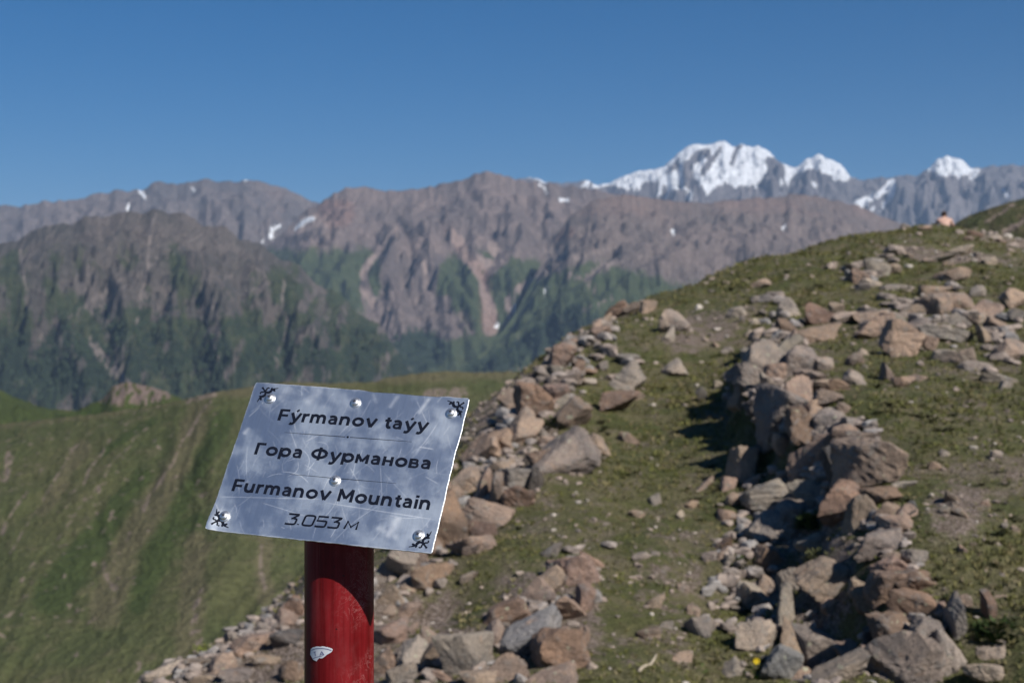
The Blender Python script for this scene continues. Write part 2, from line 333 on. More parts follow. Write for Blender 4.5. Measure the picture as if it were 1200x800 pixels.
# hand placed rocks: x, y, width, height in the photograph, tone, tilt, what it looks like and stands beside
L = [
 # outcrop along the left skyline of the hill
 (656,422,34,30,'pink',.2,'pinkish boulder at the top end of the outcrop on the left skyline'),
 (639,436,14,18,'grey',.9,None), (620,452,16,16,'grey',.3,None),
 (626,472,38,40,'brown',.05,'squarish brown boulder with flat top on the left skyline outcrop'),
 (600,470,20,26,'tan',.6,None), (657,446,46,16,'tan',.1,'long flat tan slab just under the topmost pinkish boulder'), (653,463,24,22,'pink',.1,None),
 (689,446,8,16,'pale',1.4,'small pale stone standing upright in grass right of the outcrop'),
 (733,444,38,30,'grey',.35,'smooth grey boulder in the grass, middle of a group of three'),
 (739,422,30,14,'grey',-.2,'flat grey rock just above the smooth grey boulder in grass'),
 (726,473,42,26,'brown',.15,'low dark brown rock just below the smooth grey boulder in grass'), (744,464,20,14,'tan',.2,None),
 (789,433,24,20,'pale',.3,'pale pinkish rock alone in the grass right of three grey rocks'), (706,429,12,10,'grey',.2,None),
 (671,487,28,36,'tan',-.8,'narrow tan slab leaning down right under the brown block'),
 (699,525,22,26,'tan',.7,'tan rock at the grass edge right of the large grey slab'), (735,514,16,18,'tan',.6,None),
 (662,537,64,40,'grey',.55,'large smooth grey slab sloping down left in the outcrop'),
 (637,540,28,26,'brown',.4,'brown block against the left end of the large grey slab'), (643,517,20,12,'tan',.1,None),
 (612,507,46,34,'tan',.6,'broad tan slab left of the grass pocket in the outcrop'), (585,520,40,24,'tan',.5,'tilted tan slab on the outcrop edge above the signboard corner'),
 (563,530,40,28,'tan',.5,'tan slab at the skyline right of the upright signboard edge'),
 (605,562,38,24,'grey',.1,'grey topped block in the middle of the outcrop above a dark gap'), (607,584,32,26,'brown',-.1,'brown block face under the grey topped block'),
 (581,580,12,44,'tan',-.15,'thin tan slab standing on edge in the outcrop'), (566,574,14,44,'tan',-.3,'second thin slab on edge left of the first standing one'),
 (545,570,34,30,'tan',.3,'tan rock beside the right edge of the signboard'), (572,606,46,30,'tan',-.2,'tan block at the foot of the two standing slabs'),
 (628,563,16,26,'dark',-.2,None), (590,548,26,16,'tan',.4,None),
 (517,616,50,62,'brown',.1,'big grey brown slab hard against the lower right of the signboard'), (528,580,26,26,'tan',.2,None),
 (552,640,44,24,'tan',.5,'flat tan block with dark gap at its left, right of the big slab'), (566,622,26,20,'brown',.2,None),
 (506,676,42,34,'brown',.4,'dark sided brown block below the lower right corner of the signboard'),
 (469,664,30,34,'grey',-.2,'grey slab just under the bottom edge of the signboard right of the post'), (490,655,22,24,'tan',.3,None), (450,672,22,24,'grey',.2,None),
 (500,644,30,24,'tan',.3,None), (476,690,22,18,'tan',.4,None), (455,700,26,20,'tan',.5,None), (480,714,26,16,'tan',.5,'narrow tan slab lying in the grass right of the post'),
 (551,677,20,10,'pale',.4,'small pale flat stone in the grass below the outcrop'),
 # middle cluster at the bottom
 (648,646,24,12,'grey',.7,'small grey slab lying apart above the bottom middle cluster'),
 (671,671,50,34,'pink',.2,'pinkish boulder at the top of the bottom middle cluster'), (694,659,34,12,'pink',-.5,'narrow pink slab on the right shoulder of the topmost pinkish boulder'),
 (640,684,40,18,'tan',.6,None), (620,697,46,24,'tan',.45,'tan slab on the upper left side of the bottom middle cluster'),
 (660,716,44,34,'pink',.1,'broken pink rock with dark left hollow in the middle of the bottom cluster'), (684,704,20,30,'pink',-.3,None), (682,745,16,18,'pink',.2,None),
 (591,722,46,24,'brown',.45,'flat brownish slab at the grass edge of the bottom middle cluster'), (636,728,34,20,'tan',.6,None),
 (622,748,66,38,'blue',.4,'large flat bluish grey slab topping the bottom middle cluster'),
 (655,764,56,44,'rust',.3,'large orange stained boulder under the bluish grey slab'),
 (548,764,54,48,'grey',.25,'large grey block with a black shadowed left face, bottom middle'), (580,748,24,34,'tan',-.3,'tan block wedged right of the large grey block'),
 (596,788,40,30,'tan',.3,'tan rock cut by the bottom frame below the bluish grey slab'), (643,795,56,20,'pink',.1,None), (565,796,40,18,'tan',.1,None),
 (487,770,34,38,'grey',-.3,'grey rock leaning right beside the large bottom block'), (508,768,20,34,'tan',-.4,None), (503,746,20,20,'tan',-.3,None), (461,745,36,24,'pink',.4,'pinkish slab right of the red post'),
 (454,720,18,16,'tan',.3,None), (448,776,26,26,'tan',.2,None), (471,792,30,24,'grey',.1,None), (525,796,30,16,'tan',.1,None), (482,738,18,12,'tan',.3,None), (695,781,12,10,'pale',0,None), (665,742,16,14,'pink',.1,None),
 # lower left of the post
 (199,785,50,14,'pale',.45,'pale long slab at the far lower left end of the rocks'), (232,777,26,14,'tan',.3,None), (259,777,28,20,'tan',.2,None), (296,755,44,24,'pink',.5,'pinkish slab on the lower left skyline left of the post'),
 (324,731,38,24,'tan',.5,'tan rock on the skyline just left of the post'), (344,712,24,22,'brown',.6,None), (314,774,30,20,'tan',.3,None), (342,788,28,26,'brown',-.2,'brown block touching the left side of the post at the frame bottom'),
 (277,791,30,16,'grey',.2,None), (336,750,30,20,'dark',.2,None), (280,762,20,16,'brown',.4,None), (310,750,18,12,'tan',.2,None), (240,795,26,10,'tan',.2,None),
 # upper end of the rock wall
 (924,362,20,22,'pale',.2,'pale rock at the upper left end of the rock wall'), (923,383,20,20,'brown',.2,None), (961,371,32,20,'brown',-.3,'brown rock lying behind the overhanging tan slab'),
 (958,389,50,22,'tan',-.05,'tan slab overhanging a black shadow at the top of the wall'), (981,362,14,16,'tan',.2,None), (991,373,24,14,'pale',.3,'pale rock right behind the overhanging tan slab'),
 (930,398,16,14,'tan',.7,None), (892,420,44,32,'grey',.5,'grey slab on the left shoulder of the wall below the overhang'), (918,412,44,16,'grey',.6,'long grey slab rising to the foot of the overhang'),
 (937,424,32,30,'grey',.1,'rounded grey boulder under the overhanging slab'), (866,438,18,16,'brown',-.4,None), (882,444,30,44,'grey',.9,'steep grey slab at the outer left edge of the wall'),
 (898,450,16,24,'pale',-.1,'narrow pale block stuck in the wall face'), (912,440,22,26,'tan',.4,None), (911,472,22,38,'grey',-.2,'tall grey leaning rock in the wall face'),
 (933,461,28,36,'tan',-.15,'tall tan block in the middle of the wall face'), (868,468,18,24,'tan',-.6,None), (949,440,28,16,'tan',.2,None), (960,453,40,14,'tan',0,'flat tan slab on the grass edge of the wall'),
 (966,428,18,16,'pale',.2,None), (984,453,26,14,'brown',-.1,None), (971,468,30,16,'tan',-.3,None), (954,482,24,22,'tan',.3,None), (973,494,30,26,'grey',.2,'grey rock below the flat tan slab of the wall'),
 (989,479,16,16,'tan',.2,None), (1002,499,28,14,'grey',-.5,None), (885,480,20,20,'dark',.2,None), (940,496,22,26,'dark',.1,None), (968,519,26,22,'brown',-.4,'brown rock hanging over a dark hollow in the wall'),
 (992,509,26,20,'tan',.2,None), (1016,514,36,20,'tan',-.7,'narrow slab on the upper right side of the great boulder'),
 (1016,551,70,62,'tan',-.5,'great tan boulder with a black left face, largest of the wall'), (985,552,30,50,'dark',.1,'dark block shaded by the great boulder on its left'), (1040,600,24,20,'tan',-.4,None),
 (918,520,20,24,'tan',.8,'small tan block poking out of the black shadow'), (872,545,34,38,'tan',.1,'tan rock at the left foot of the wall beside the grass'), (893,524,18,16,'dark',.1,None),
 (854,567,18,16,'pink',.2,None), (858,585,16,14,'tan',.2,None), (852,604,20,16,'tan',.4,None), (880,565,20,12,'tan',.2,None),
 (906,580,62,30,'grey',.15,'wide grey slab with a dark underside left of the great boulder'), (950,588,50,38,'grey',-.3,'grey slab partly in shadow between wide slab and great boulder'), (966,568,34,16,'tan',-.1,None),
 (905,618,36,48,'grey',-.9,'tilted grey slab with a dark hollow beneath, below the wide slab'), (957,633,42,16,'grey',.1,'flat grey stone bridging the dark hollow'),
 (1029,638,48,28,'grey',.05,'broad grey boulder on the grass below the great boulder'), (1056,617,36,20,'tan',.1,None), (1062,600,20,16,'tan',.2,None), (1036,584,38,24,'brown',.2,'brown rubble block at the foot of the great boulder'), (1059,570,20,14,'pale',-.1,'small pale stone at the right corner of the great boulder'),
 (1069,598,14,18,'dark',.1,None), (1045,655,20,12,'tan',.2,None),
 # lower wall
 (854,681,12,24,'pale',-.9,'thin pale stone leaning in shadow at the lower left of the wall'), (846,652,16,16,'tan',.3,None), (831,652,18,10,'grey',.6,None), (850,640,20,16,'brown',.4,None),
 (880,704,34,38,'pale',.5,'ragged pale rock at the left side of the lower wall'), (886,745,44,38,'pale',-.4,'whitish angular rock with a sharp shadow on it'), (932,758,28,48,'tan',-.1,'upright tan block near the bottom of the lower wall'),
 (918,720,28,54,'grey',.1,'tall grey slab standing left of the upright tan block'), (935,684,32,32,'grey',.3,'grey cap stone on top of the tall standing slab'), (971,681,46,50,'tan',.7,'large smooth tan boulder in the centre of the lower wall'),
 (975,712,20,20,'tan',.3,None), (950,740,12,20,'pale',-.1,None), (1000,762,36,18,'pink',-.1,'pinkish loaf shaped stone near the bottom frame'), (1021,705,32,26,'rust',.1,'rust orange block above a black hollow in the lower wall'), (1027,730,24,18,'rust',-.5,'small orange stone wedged below the rust orange block'),
 (1076,684,58,26,'brown',-.1,'reddish brown slab topping the right of the lower wall'), (1067,712,50,32,'brown',-.3,'reddish brown block under the reddish brown slab'), (1050,664,46,24,'pink',.2,'pinkish tan rock between grass and the reddish brown slab'), (1072,652,24,16,'grey',-.2,None),
 (1008,690,24,18,'tan',-.3,None), (1068,770,72,54,'grey',.25,'largest grey boulder at the bottom right'), (1112,770,40,38,'grey',-.5,'grey rock sloping right beside the largest bottom grey boulder'),
 (1121,730,30,50,'grey',.4,'tall shadow sided grey rock right of the reddish brown blocks'), (1158,713,16,38,'brown',-.1,'narrow reddish stone standing in the grass at far right'), (1108,722,20,12,'tan',.2,None), (1100,712,14,10,'pink',.2,None),
 (1166,768,38,22,'pale',.3,'pale yellowish rock at the bottom right corner'), (1156,790,44,22,'pale',-.1,'pale slab cut by the bottom frame below the yellowish rock'), (1130,704,14,12,'tan',.2,None),
 (822,738,30,26,'grey',.1,'rounded dark grey stone alone left of the lower wall'), (842,734,12,10,'pale',.1,None), (862,784,28,22,'grey',.1,'grey stone beside the green plant with the yellow flower'), (916,778,32,34,'blue',-.5,'bluish shaded slab under the whitish angular rock'),
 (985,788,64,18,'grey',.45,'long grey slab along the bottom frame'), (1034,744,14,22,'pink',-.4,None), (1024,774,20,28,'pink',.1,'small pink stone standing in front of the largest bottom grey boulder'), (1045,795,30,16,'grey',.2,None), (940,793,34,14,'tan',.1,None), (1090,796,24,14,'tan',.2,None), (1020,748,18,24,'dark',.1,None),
 # upper right field
 (1030,314,26,24,'grey',.2,'grey boulder in the high small group below the summit'), (1008,325,22,18,'brown',.1,None), (1021,333,24,12,'pale',.1,'pale stone at the foot of the high small group'), (1048,316,14,12,'tan',.1,None), (1052,337,36,8,'grey',.05,'thin flat slab lying in the grass below the high small group'),
 (1096,359,36,26,'tan',.1,'rounded tan boulder with dark underside in the upper right field'), (1126,355,26,22,'tan',-.3,'tan boulder right of the rounded one in the upper right field'), (1102,341,42,12,'tan',0,None), (1120,323,34,16,'tan',.4,'sloping tan rock at the top of the upper right field'), (1146,342,20,14,'grey',0,None),
 (1122,375,38,14,'grey',0,'flat grey slab under the two tan boulders'), (1156,364,32,24,'tan',-.3,'tan block near the right of the upper right field'), (1171,384,28,14,'tan',-.5,None), (1150,377,24,14,'tan',-.3,None),
 (1026,387,46,26,'tan',.25,'rounded tan boulder with a black hollow beneath it, right of the overhang'), (1021,371,34,14,'tan',-.1,'flat rock stacked behind the hollowed tan boulder'), (1056,399,38,40,'tan',.75,'broad tan slab tilted like a wedge right of the hollowed boulder'), (1078,385,24,18,'grey',.4,None), (1052,376,18,14,'grey',.1,None), (1070,366,22,14,'tan',.3,None),
 (1108,393,52,16,'grey',-.15,'long grey slab in the middle of the upper right field'), (1128,417,36,20,'tan',-.2,'tan rock in front of the long grey slab'), (1104,416,16,20,'grey',-.5,None), (1154,394,16,22,'tan',-.1,None), (1144,429,34,12,'grey',.1,None), (1090,404,20,16,'tan',-.1,None),
 (1184,411,46,26,'tan',.3,'large tan rock cut by the right frame of the upper field'), (1170,443,40,10,'grey',-.1,'thin grey slab by the right frame in the grass'), (1179,452,14,10,'pale',0,None), (1190,352,28,22,'tan',-.2,'tan boulder at the right frame above the others'), (1191,372,22,16,'grey',-.2,None),
 (1001,422,20,14,'tan',.2,None), (1041,440,22,16,'tan',-.6,None), (1059,447,22,14,'tan',-.2,None), (1074,443,16,12,'tan',-.5,None), (1000,445,22,18,'grey',-.2,None), (1012,413,10,8,'pale',0,None),
 (1101,304,34,9,'pale',.1,'flat pale rock lying high on the summit grass'), (1126,294,24,10,'pale',.2,'pale rock below the sitting person on the summit'), (1158,306,16,8,'pale',0,None), (1064,300,12,8,'pale',0,None), (1062,266,12,8,'grey',0,'small grey rock on the skyline left of the sitting person'),
 (1142,274,18,6,'brown',0,'low dark rock on the skyline right of the sitting person'), (1090,306,14,6,'tan',0,None), (1112,310,14,7,'tan',0,None), (1135,280,12,6,'tan',0,None), (1083,268,16,6,'tan',0,None), (1165,279,14,6,'pale',0,None), (1186,288,16,7,'pale',0,None), (1173,283,12,6,'tan',0,None),
 # loose on the slope
 (786,378,26,26,'pale',.7,'pale grey boulder on the upper skyline slope'), (785,395,20,14,'pale',.6,'pale stone just below the pale skyline boulder'), (863,367,18,14,'pale',.9,'pale angular stone alone on the middle slope'), (886,377,12,8,'pale',.5,None), (878,391,8,8,'pale',0,None), (842,450,8,8,'pale',0,None),
 (823,463,12,16,'dark',.4,'black looking stone alone in the grass left of the wall'), (840,405,8,8,'tan',0,None), (724,366,26,16,'brown',.6,'brown rock where the outcrop meets the upper skyline'), (742,362,18,12,'tan',.5,None), (700,384,16,14,'tan',.5,None), (683,396,16,12,'pale',.4,None), (710,376,18,12,'tan',.4,None), (760,360,20,16,'tan',.3,None), (670,404,16,12,'tan',.3,None),
 (892,333,20,12,'tan',0,None), (862,366,10,8,'pale',0,None), (824,572,32,9,'tan',.9,'narrow tan stone leaning in the grass left of the wall'), (812,592,14,10,'tan',.6,None), (767,587,14,14,'grey',.3,None), (746,602,18,10,'tan',.2,None), (797,603,8,10,'pale',0,'tiny white stone in the grass left of the wall'),
 (768,705,20,14,'tan',.1,None), (800,690,14,10,'tan',.1,None), (752,655,20,12,'grey',.1,None), (812,716,16,12,'tan',.1,None), (760,745,24,14,'tan',.1,None), (780,735,16,12,'grey',.1,None), (800,770,20,12,'tan',.1,None),
 (1128,602,34,10,'tan',-.8,'narrow tan slab in the bare patch on the right slope'), (1110,600,14,14,'pale',.1,None), (1115,586,22,12,'tan',-.6,None), (1128,646,10,14,'pink',-.1,'small pink stone upright in the right grass'), (1170,640,9,9,'pale',0,None), (1175,674,12,10,'pale',0,None), (1168,533,12,10,'pale',0,None), (1108,532,12,10,'pale',0,None),
 (1065,645,10,8,'pale',0,None), (1180,700,30,8,'tan',0,None), (1140,640,10,8,'tan',0,None), (1095,545,14,8,'tan',0,None), (1155,590,12,8,'tan',0,None), (1190,620,10,8,'tan',0,None),
]
ZONES = [('outcrop', 440, 380, 720, 730, 'stones of the outcrop on the left skyline', 'small angular stone wedged in the outcrop on the left skyline'),
 ('cluster', 440, 640, 730, 801, 'stones of the bottom middle cluster', 'small stone filling the rock cluster at the bottom middle'),
 ('left', 100, 640, 357, 801, 'stones at the lower left of the post', 'small stone on the lower left edge behind the red post'),
 ('wall', 840, 350, 1010, 600, 'stones of the upper rock wall', 'small stone wedged among the upper rock wall'),
 ('lowerwall', 840, 600, 1200, 801, 'stones of the lower rock wall', 'small stone among the blocks of the lower rock wall'),
 ('field', 1000, 310, 1200, 470, 'stones of the upper right field', 'small stone among the boulders of the upper right field'),
 ('summit', 980, 255, 1200, 310, 'stones on the summit grass', 'small stone lying on the summit grass near the sitting person'),
 ('right', 1010, 470, 1200, 760, 'loose stones on the right slope', 'small loose stone in the grass of the right slope'),
 ('slope', 0, 0, 1200, 801, 'loose stones on the middle slope', 'small loose stone in the grass of the middle slope')]
def zone(x, y):
    for z in ZONES:
        if z[1] <= x <= z[3] and z[2] <= y <= z[4]: return z
placed = []; ALLR = []
L += [(915, 480, 60, 52, 'grey', .5, 'big grey base block buried in the face of the upper wall'), (960, 535, 56, 56, 'tan', .2, 'big tan base block under the hollow left of the great boulder'), (950, 500, 44, 36, 'brown', -.2, None), (890, 432, 56, 40, 'grey', .7, 'broad grey ledge forming the left shoulder of the upper wall'),
 (990, 590, 50, 40, 'brown', .1, None), (930, 610, 44, 40, 'grey', -.5, None), (1010, 600, 44, 34, 'tan', .3, None), (900, 655, 30, 26, 'brown', .2, None), (960, 760, 44, 46, 'grey', .2, 'grey base block between upright tan block and pinkish loaf shaped stone'), (1046, 742, 40, 36, 'brown', .1, None), (1040, 690, 40, 36, 'brown', -.2, None), (1090, 742, 34, 30, 'grey', .1, None), (905, 690, 26, 30, 'tan', .4, None)]
for (x, y, w, h, tone, ang, lab) in L:
    if (840 < x < 1140 and y > 350 or 440 < x < 700) and w > 16: w, h = w*1.04, h*1.05
    o = put_rock(x, y, w, h, tone, ang, unique=w*h > 420)
    if o is None: print('NO GROUND', x, y); continue
    placed.append((x, y, w, h))
    z = zone(x, y)
    tag(o, lab or z[6], 'rock', z[5]); ALLR.append((o, x, y, w, h, tone, lab))
# bands of rubble between them: the larger ones are things, the finest grit is one mass
BANDS = [([(700, 390), (655, 440), (620, 490), (570, 560), (520, 640), (460, 700)], 26, 34, 16), ([(690, 660), (640, 730), (570, 790)], 26, 14, 14), ([(345, 715), (250, 775), (160, 800)], 18, 22, 14),
         ([(920, 380), (880, 450), (920, 500), (1000, 500)], 22, 18, 14), ([(900, 560), (870, 640), (870, 720), (960, 790)], 24, 12, 13), ([(1010, 600), (1060, 640), (1110, 760)], 22, 10, 12),
         ([(1020, 380), (1180, 400)], 22, 12, 13)]
rs = np.random.RandomState(5)
def along(pts, wid):
    i = rs.randint(len(pts)-1); t = rs.rand(); a, b = np.array(pts[i]), np.array(pts[i+1])
    return a+(b-a)*t+rs.normal(0, wid*.6, 2)
left_n = 298-len(placed)
plan = []
for pts, wid, n, s in BANDS:
    for k in range(n): plan.append((*along(pts, wid), s))
for (x, y, w, h) in placed: pass
cnt = 0
for (x, y, s) in plan[:max(left_n, 0)] if len(plan) > left_n else plan:
    w = s*rs.uniform(.8, 1.5); h = w*rs.uniform(.45, .9)
    o = put_rock(x, y, w, h, (tn := rs.choice(['tan', 'tan', 'pink', 'grey', 'pale', 'brown'])), rs.uniform(-.5, .9), seed=rs.randint(9999))
    if o: z = zone(x, y); tag(o, z[6], 'rock', z[5]); ALLR.append((o, x, y, w, h, str(tn), None)); cnt += 1
import re
LM = {}
for o, x, y, w, h, tn, lab in ALLR:
    if lab:
        s = re.split(r' (?:at|with|on|in|just|under|left|right|of|below|above|beside|against|hard|standing|lying|leaning|where|stuck|behind|next|near|cut|wedged|topping|tilted|sloping|bridging|shaded|poking|rising|hanging|by|forming|buried|stacked|alone|between|touching) ', lab+' ')[0].strip()
        LM.setdefault(s, []).append((x, y, w))
LM = {s: v[0] for s, v in LM.items() if len(v) == 1 and 3 <= len(s.split()) <= 5}
used = {o['label'] for o, *_ in ALLR}
NEARS = {'outcrop': 'in the left outcrop', 'cluster': 'in the bottom middle cluster', 'left': 'left of the post', 'wall': 'in the upper wall', 'lowerwall': 'in the lower wall', 'field': 'in the upper right field', 'summit': 'on the summit', 'right': 'on the right slope', 'slope': 'on the middle slope'}
for o, x, y, w, h, tn, lab in sorted(ALLR, key=lambda q: -q[3]*q[4]):
    if lab: continue
    size = 'tiny' if w*h < 110 else 'small' if w*h < 330 else 'medium'
    shape = 'flat stone' if w > 1.75*h else 'upright stone' if h > 1.2*w else 'stone'
    col = {'pink': 'pinkish', 'blue': 'bluish', 'rust': 'orange'}.get(tn, tn)
    for s, (lx, ly, lw) in sorted(LM.items(), key=lambda q: math.hypot(q[1][0]-x, q[1][1]-y))[:4]:
        if math.hypot(lx-x, ly-y) > 110: break
        dx, dy = x-lx, y-ly
        dr = ('right of' if dx > 0 else 'left of') if abs(dx) > 1.5*abs(dy) else ('below' if dy > 0 else 'above') if abs(dy) > 1.5*abs(dx) else ('lower right of' if dx > 0 else 'lower left of') if dy > 0 else ('upper right of' if dx > 0 else 'upper left of')
        t = f"{size} {col} {shape} {dr} the {s} {NEARS[zone(x, y)[0]]}"
        if len(t.split()) > 16: t = f"{size} {col} {shape} {dr} the {s}"
        if t not in used: o['label'] = t; used.add(t); break
print('rocks', len(placed), cnt)

def scatter_mass(name, pts, size, mat, tones, label, kind='stuff', sub=1):
    """thousands of tiny stones joined into one mass"""
    bases = [rock_mesh(700+k, sub, 0, .08) for k in range(8)]
    n = len(pts); Vs = []; Fs = []; T = []; off = 0
    for i, p in enumerate(pts):
        V, Fc = bases[rs.randint(8)]
        a = rs.uniform(0, 6.28); c, s_ = math.cos(a), math.sin(a); q = V*np.array([1, rs.uniform(.5, 1), rs.uniform(.35, .8)])*size[i]
        q = np.c_[q[:, 0]*c-q[:, 1]*s_, q[:, 0]*s_+q[:, 1]*c, q[:, 2]]+p
        Vs.append(q); Fs.append(Fc+off); off += len(V); T.append(np.full(len(V), tones[i]))
    me = mesh_np(name, np.concatenate(Vs), np.concatenate(Fs), smooth=False); attr(me, 'tone', np.concatenate(T))
    return tag(obj(name, me, mat), label, None, None, kind)

# rubble that packs the gaps between the larger rocks
m = NT('rubble_stone'); t_ = m.at('tone'); c = m.mix(m.ramp(t_, 0, .45), (.17, .145, .125), (.29, .235, .20)); c = m.mix(m.ramp(t_, .55, 1.), c, (.25, .235, .225))
v = m.noise(9, 5, .7); c = m.mul(c, m.mix(m.ramp(v, .3, .7), (.65, .65, .65), (1.25, 1.25, 1.25))); M_RUB = m.out(c, .93, v, .8, .02)
RB = [([(700, 390), (655, 440), (620, 490), (570, 560), (520, 640), (460, 700)], 28, 300), ([(690, 660), (640, 730), (570, 790), (480, 790)], 30, 150), ([(350, 715), (250, 775), (160, 800)], 18, 130),
      ([(925, 375), (885, 450), (925, 500), (1005, 510)], 28, 240), ([(1000, 510), (960, 570), (900, 600), (870, 660), (870, 720), (960, 790)], 30, 300), ([(1010, 600), (1050, 650), (1080, 760), (1000, 790)], 26, 150), ([(1010, 375), (1100, 365), (1190, 410)], 24, 130), ([(990, 330), (1050, 310)], 16, 30), ([(730, 450), (740, 430)], 12, 14)]
pts = []; sz = []
for pl, wid, n_ in RB:
    for q in range(n_):
        x, y = along(pl, wid); d = ground_at(x, y)
        if d is None: continue
        p = pix(x, y, d); p[2] = float(hill(p[0], p[1])); s_ = d/F*rs.uniform(7, 24); p[2] += s_*.12; pts.append(p); sz.append(s_)
scatter_mass('rubble', np.array(pts), np.array(sz), M_RUB, rs.rand(len(pts)), 'broken rubble packed between the larger rocks', sub=2)
# ------------------------------------------------------------------ gravel and small stones
def screen_points(n, fn, dmax=45, seed=1):
    """points of the slope with a density that falls with distance; fn keeps a share of them"""
    r = np.random.RandomState(seed); u = r.uniform(-120, 1640, n*2)
    d = 7.9*np.exp(r.uniform(0, 1, n*2)*math.log(dmax/7.9))
    X = (u-600)/F*d; Z = hill(X, d); py = 400-(Z-CZ)/d*F
    k = r.rand(n*2) < fn(u, py, X, d)
    return np.c_[X, d, Z][k], u[k], py[k], r
def dirt_at(u, py, X, d):
    hx2 = u+14*fbm(X*1.3, d*.8, 3, 5); hy2 = py+12*fbm(X*1.3, d*.8, 3, 8); q = np.zeros_like(u)
    for b in [(790, 680, 60, 90, 0, .8), (820, 390, 60, 34, -.3, 1.), (1120, 600, 40, 34, .3, 1.), (1160, 560, 70, 70, 0, .6), (620, 560, 60, 130, -.9, .8), (640, 720, 90, 80, 0, .9), (340, 740, 200, 70, -.5, 1.),
              (600, 490, 60, 90, -.6, .9), (1110, 300, 100, 12, .1, 1.), (1180, 280, 60, 9, .3, 1.), (950, 640, 60, 140, 0, .9), (930, 440, 60, 50, 0, .8), (480, 760, 90, 80, 0, .9), (1080, 400, 110, 50, 0, .5), (720, 400, 90, 40, -.5, .5)]:
        q = np.maximum(q, b[5]*blob(hx2, hy2, *b[:5], soft=.5))
    return q
m = NT('stone_chips')
t = m.at('tone'); v = m.noise(30, 4, .7)
c = m.mix(m.ramp(t, 0, .5), (.17, .145, .125), (.31, .245, .205)); c = m.mix(m.ramp(t, .6, 1.), c, (.42, .375, .33))
c = m.mul(c, m.mix(m.ramp(v, .3, .7), (.75, .75, .75), (1.2, 1.2, 1.2)))
M_CHIP = m.out(c, .92)
P, u, py, r = screen_points(15000, lambda u, py, X, d: np.clip(.14+.8*dirt_at(u, py, X, d)**1.5, 0, 1)*(fbm(X*.9, d*.9, 3, 31)+.55), seed=21)
size = P[:, 1]/F*r.gamma(2.2, 2.0, len(P)).clip(1.2, 12); rs = np.random.RandomState(9)
P[:, 2] += size*.08
scatter_mass('gravel', P, size, M_CHIP, rs.rand(len(P)), 'small angular stones and grit strewn over the turf')
print('gravel', len(P))
# ------------------------------------------------------------------ turf blades and tussocks
def blades(P, h, w, nb, r, lean=.5, curl=.35):
    """P: n roots; every root throws nb narrow bent blades (two triangles each)"""
    n = len(P); A = r.uniform(0, 2*np.pi, (n, nb)); L = r.uniform(.3, 1, (n, nb))*lean
    base = P[:, None, :]+np.stack([np.cos(A)*h[:, None]*.25*r.rand(n, nb), np.sin(A)*h[:, None]*.25*r.rand(n, nb), np.zeros((n, nb))-.01], -1)
    hh = h[:, None]*r.uniform(.55, 1.1, (n, nb)); ww = w[:, None]*r.uniform(.6, 1.2, (n, nb))
    side = np.stack([-np.sin(A), np.cos(A), np.zeros_like(A)], -1)*ww[..., None]*.5
    B = r.uniform(0, 2*np.pi, (n, nb))
    side = np.stack([np.cos(B), np.sin(B), np.zeros_like(B)], -1)*ww[..., None]*.5
    out = np.stack([np.cos(A), np.sin(A), np.zeros_like(A)], -1)
    mid = base+out*(hh*L*.45)[..., None]+np.array([0, 0, 1.])*(hh*.62)[..., None]
    tip = base+out*(hh*(L*1.2+curl*.4))[..., None]+np.array([0, 0, 1.])*(hh*.95)[..., None]
    V = np.stack([base-side, base+side, mid+side*.8, mid-side*.8, tip], 2).reshape(-1, 3)
    k = np.arange(n*nb)[:, None]*5
    Fq = np.concatenate([k+[0, 1, 2], k+[0, 2, 3], k+[3, 2, 4]], 0)
    return V, Fq
def keep(u, py, X, d): return np.clip(1-.95*dirt_at(u, py, X, d), .1, 1)*np.clip(.9+1.2*fbm(X*1.1, d*1.1, 4, 41), .15, 1)
P, u, py, r = screen_points(44000, keep, seed=33)
h = .72*np.clip(.045+.04*fbm(P[:, 0]*.8, P[:, 1]*.8, 3, 51)+.02*r.rand(len(P)), .02, .14)*(.55+P[:, 1]/26)
V, Fa = blades(P, h, h*.16+P[:, 1]/F*.7, 6, r, .8)
me = mesh_np('grass', V, Fa); attr(me, 'tuft', np.repeat(r.rand(len(P)), 30))
m = NT('grass_blades')
n1 = m.noise(.7, 5, .65); n2 = m.noise(3.0, 5, .65); n3 = m.noise(.25, 3, .5)
c = m.mix(m.ramp(n1, .38, .62), (.112, .122, .034), (.150, .144, .044))
c = m.mix(m.ramp(n2, .45, .62), c, (.205, .175, .082))
c = m.mix(m.math('MULTIPLY', m.ramp(n3, .5, .62), .5), c, (.120, .136, .034))
c = m.mix(m.ramp(m.at('tuft'), .72, .95), c, (.215, .175, .105))
c = m.mix(m.ramp(m.at('tuft'), .22, .05), c, (.072, .076, .028))
m.b.inputs['Subsurface Weight'].default_value = 0
M_GRASS = m.out(c, .8)
tag(obj('grass', me, M_GRASS), 'short dry alpine grass covering the rocky hill', kind='stuff'); print('grass', len(P))
# low dark cushions of juniper and heath between the grass
P, u, py, r = screen_points(3000, lambda u, py, X, d: (fbm(X*.7, d*.7, 4, 61) > .16)*.8*(1-dirt_at(u, py, X, d)), seed=35)
h = (.030+.035*r.rand(len(P)))*(.6+P[:, 1]/28)
V, Fa = blades(P, h, h*.4, 18, r, 1.6)
me = mesh_np('heath', V, Fa)
m = NT('heath_leaves'); c = m.mix(m.ramp(m.noise(4, 4, .6), .4, .6), (.046, .054, .024), (.085, .078, .040)); M_HEATH = m.out(c, .85)
tag(obj('heath', me, M_HEATH), 'dark low heath cushions scattered through the grass', kind='stuff'); print('heath', len(P))
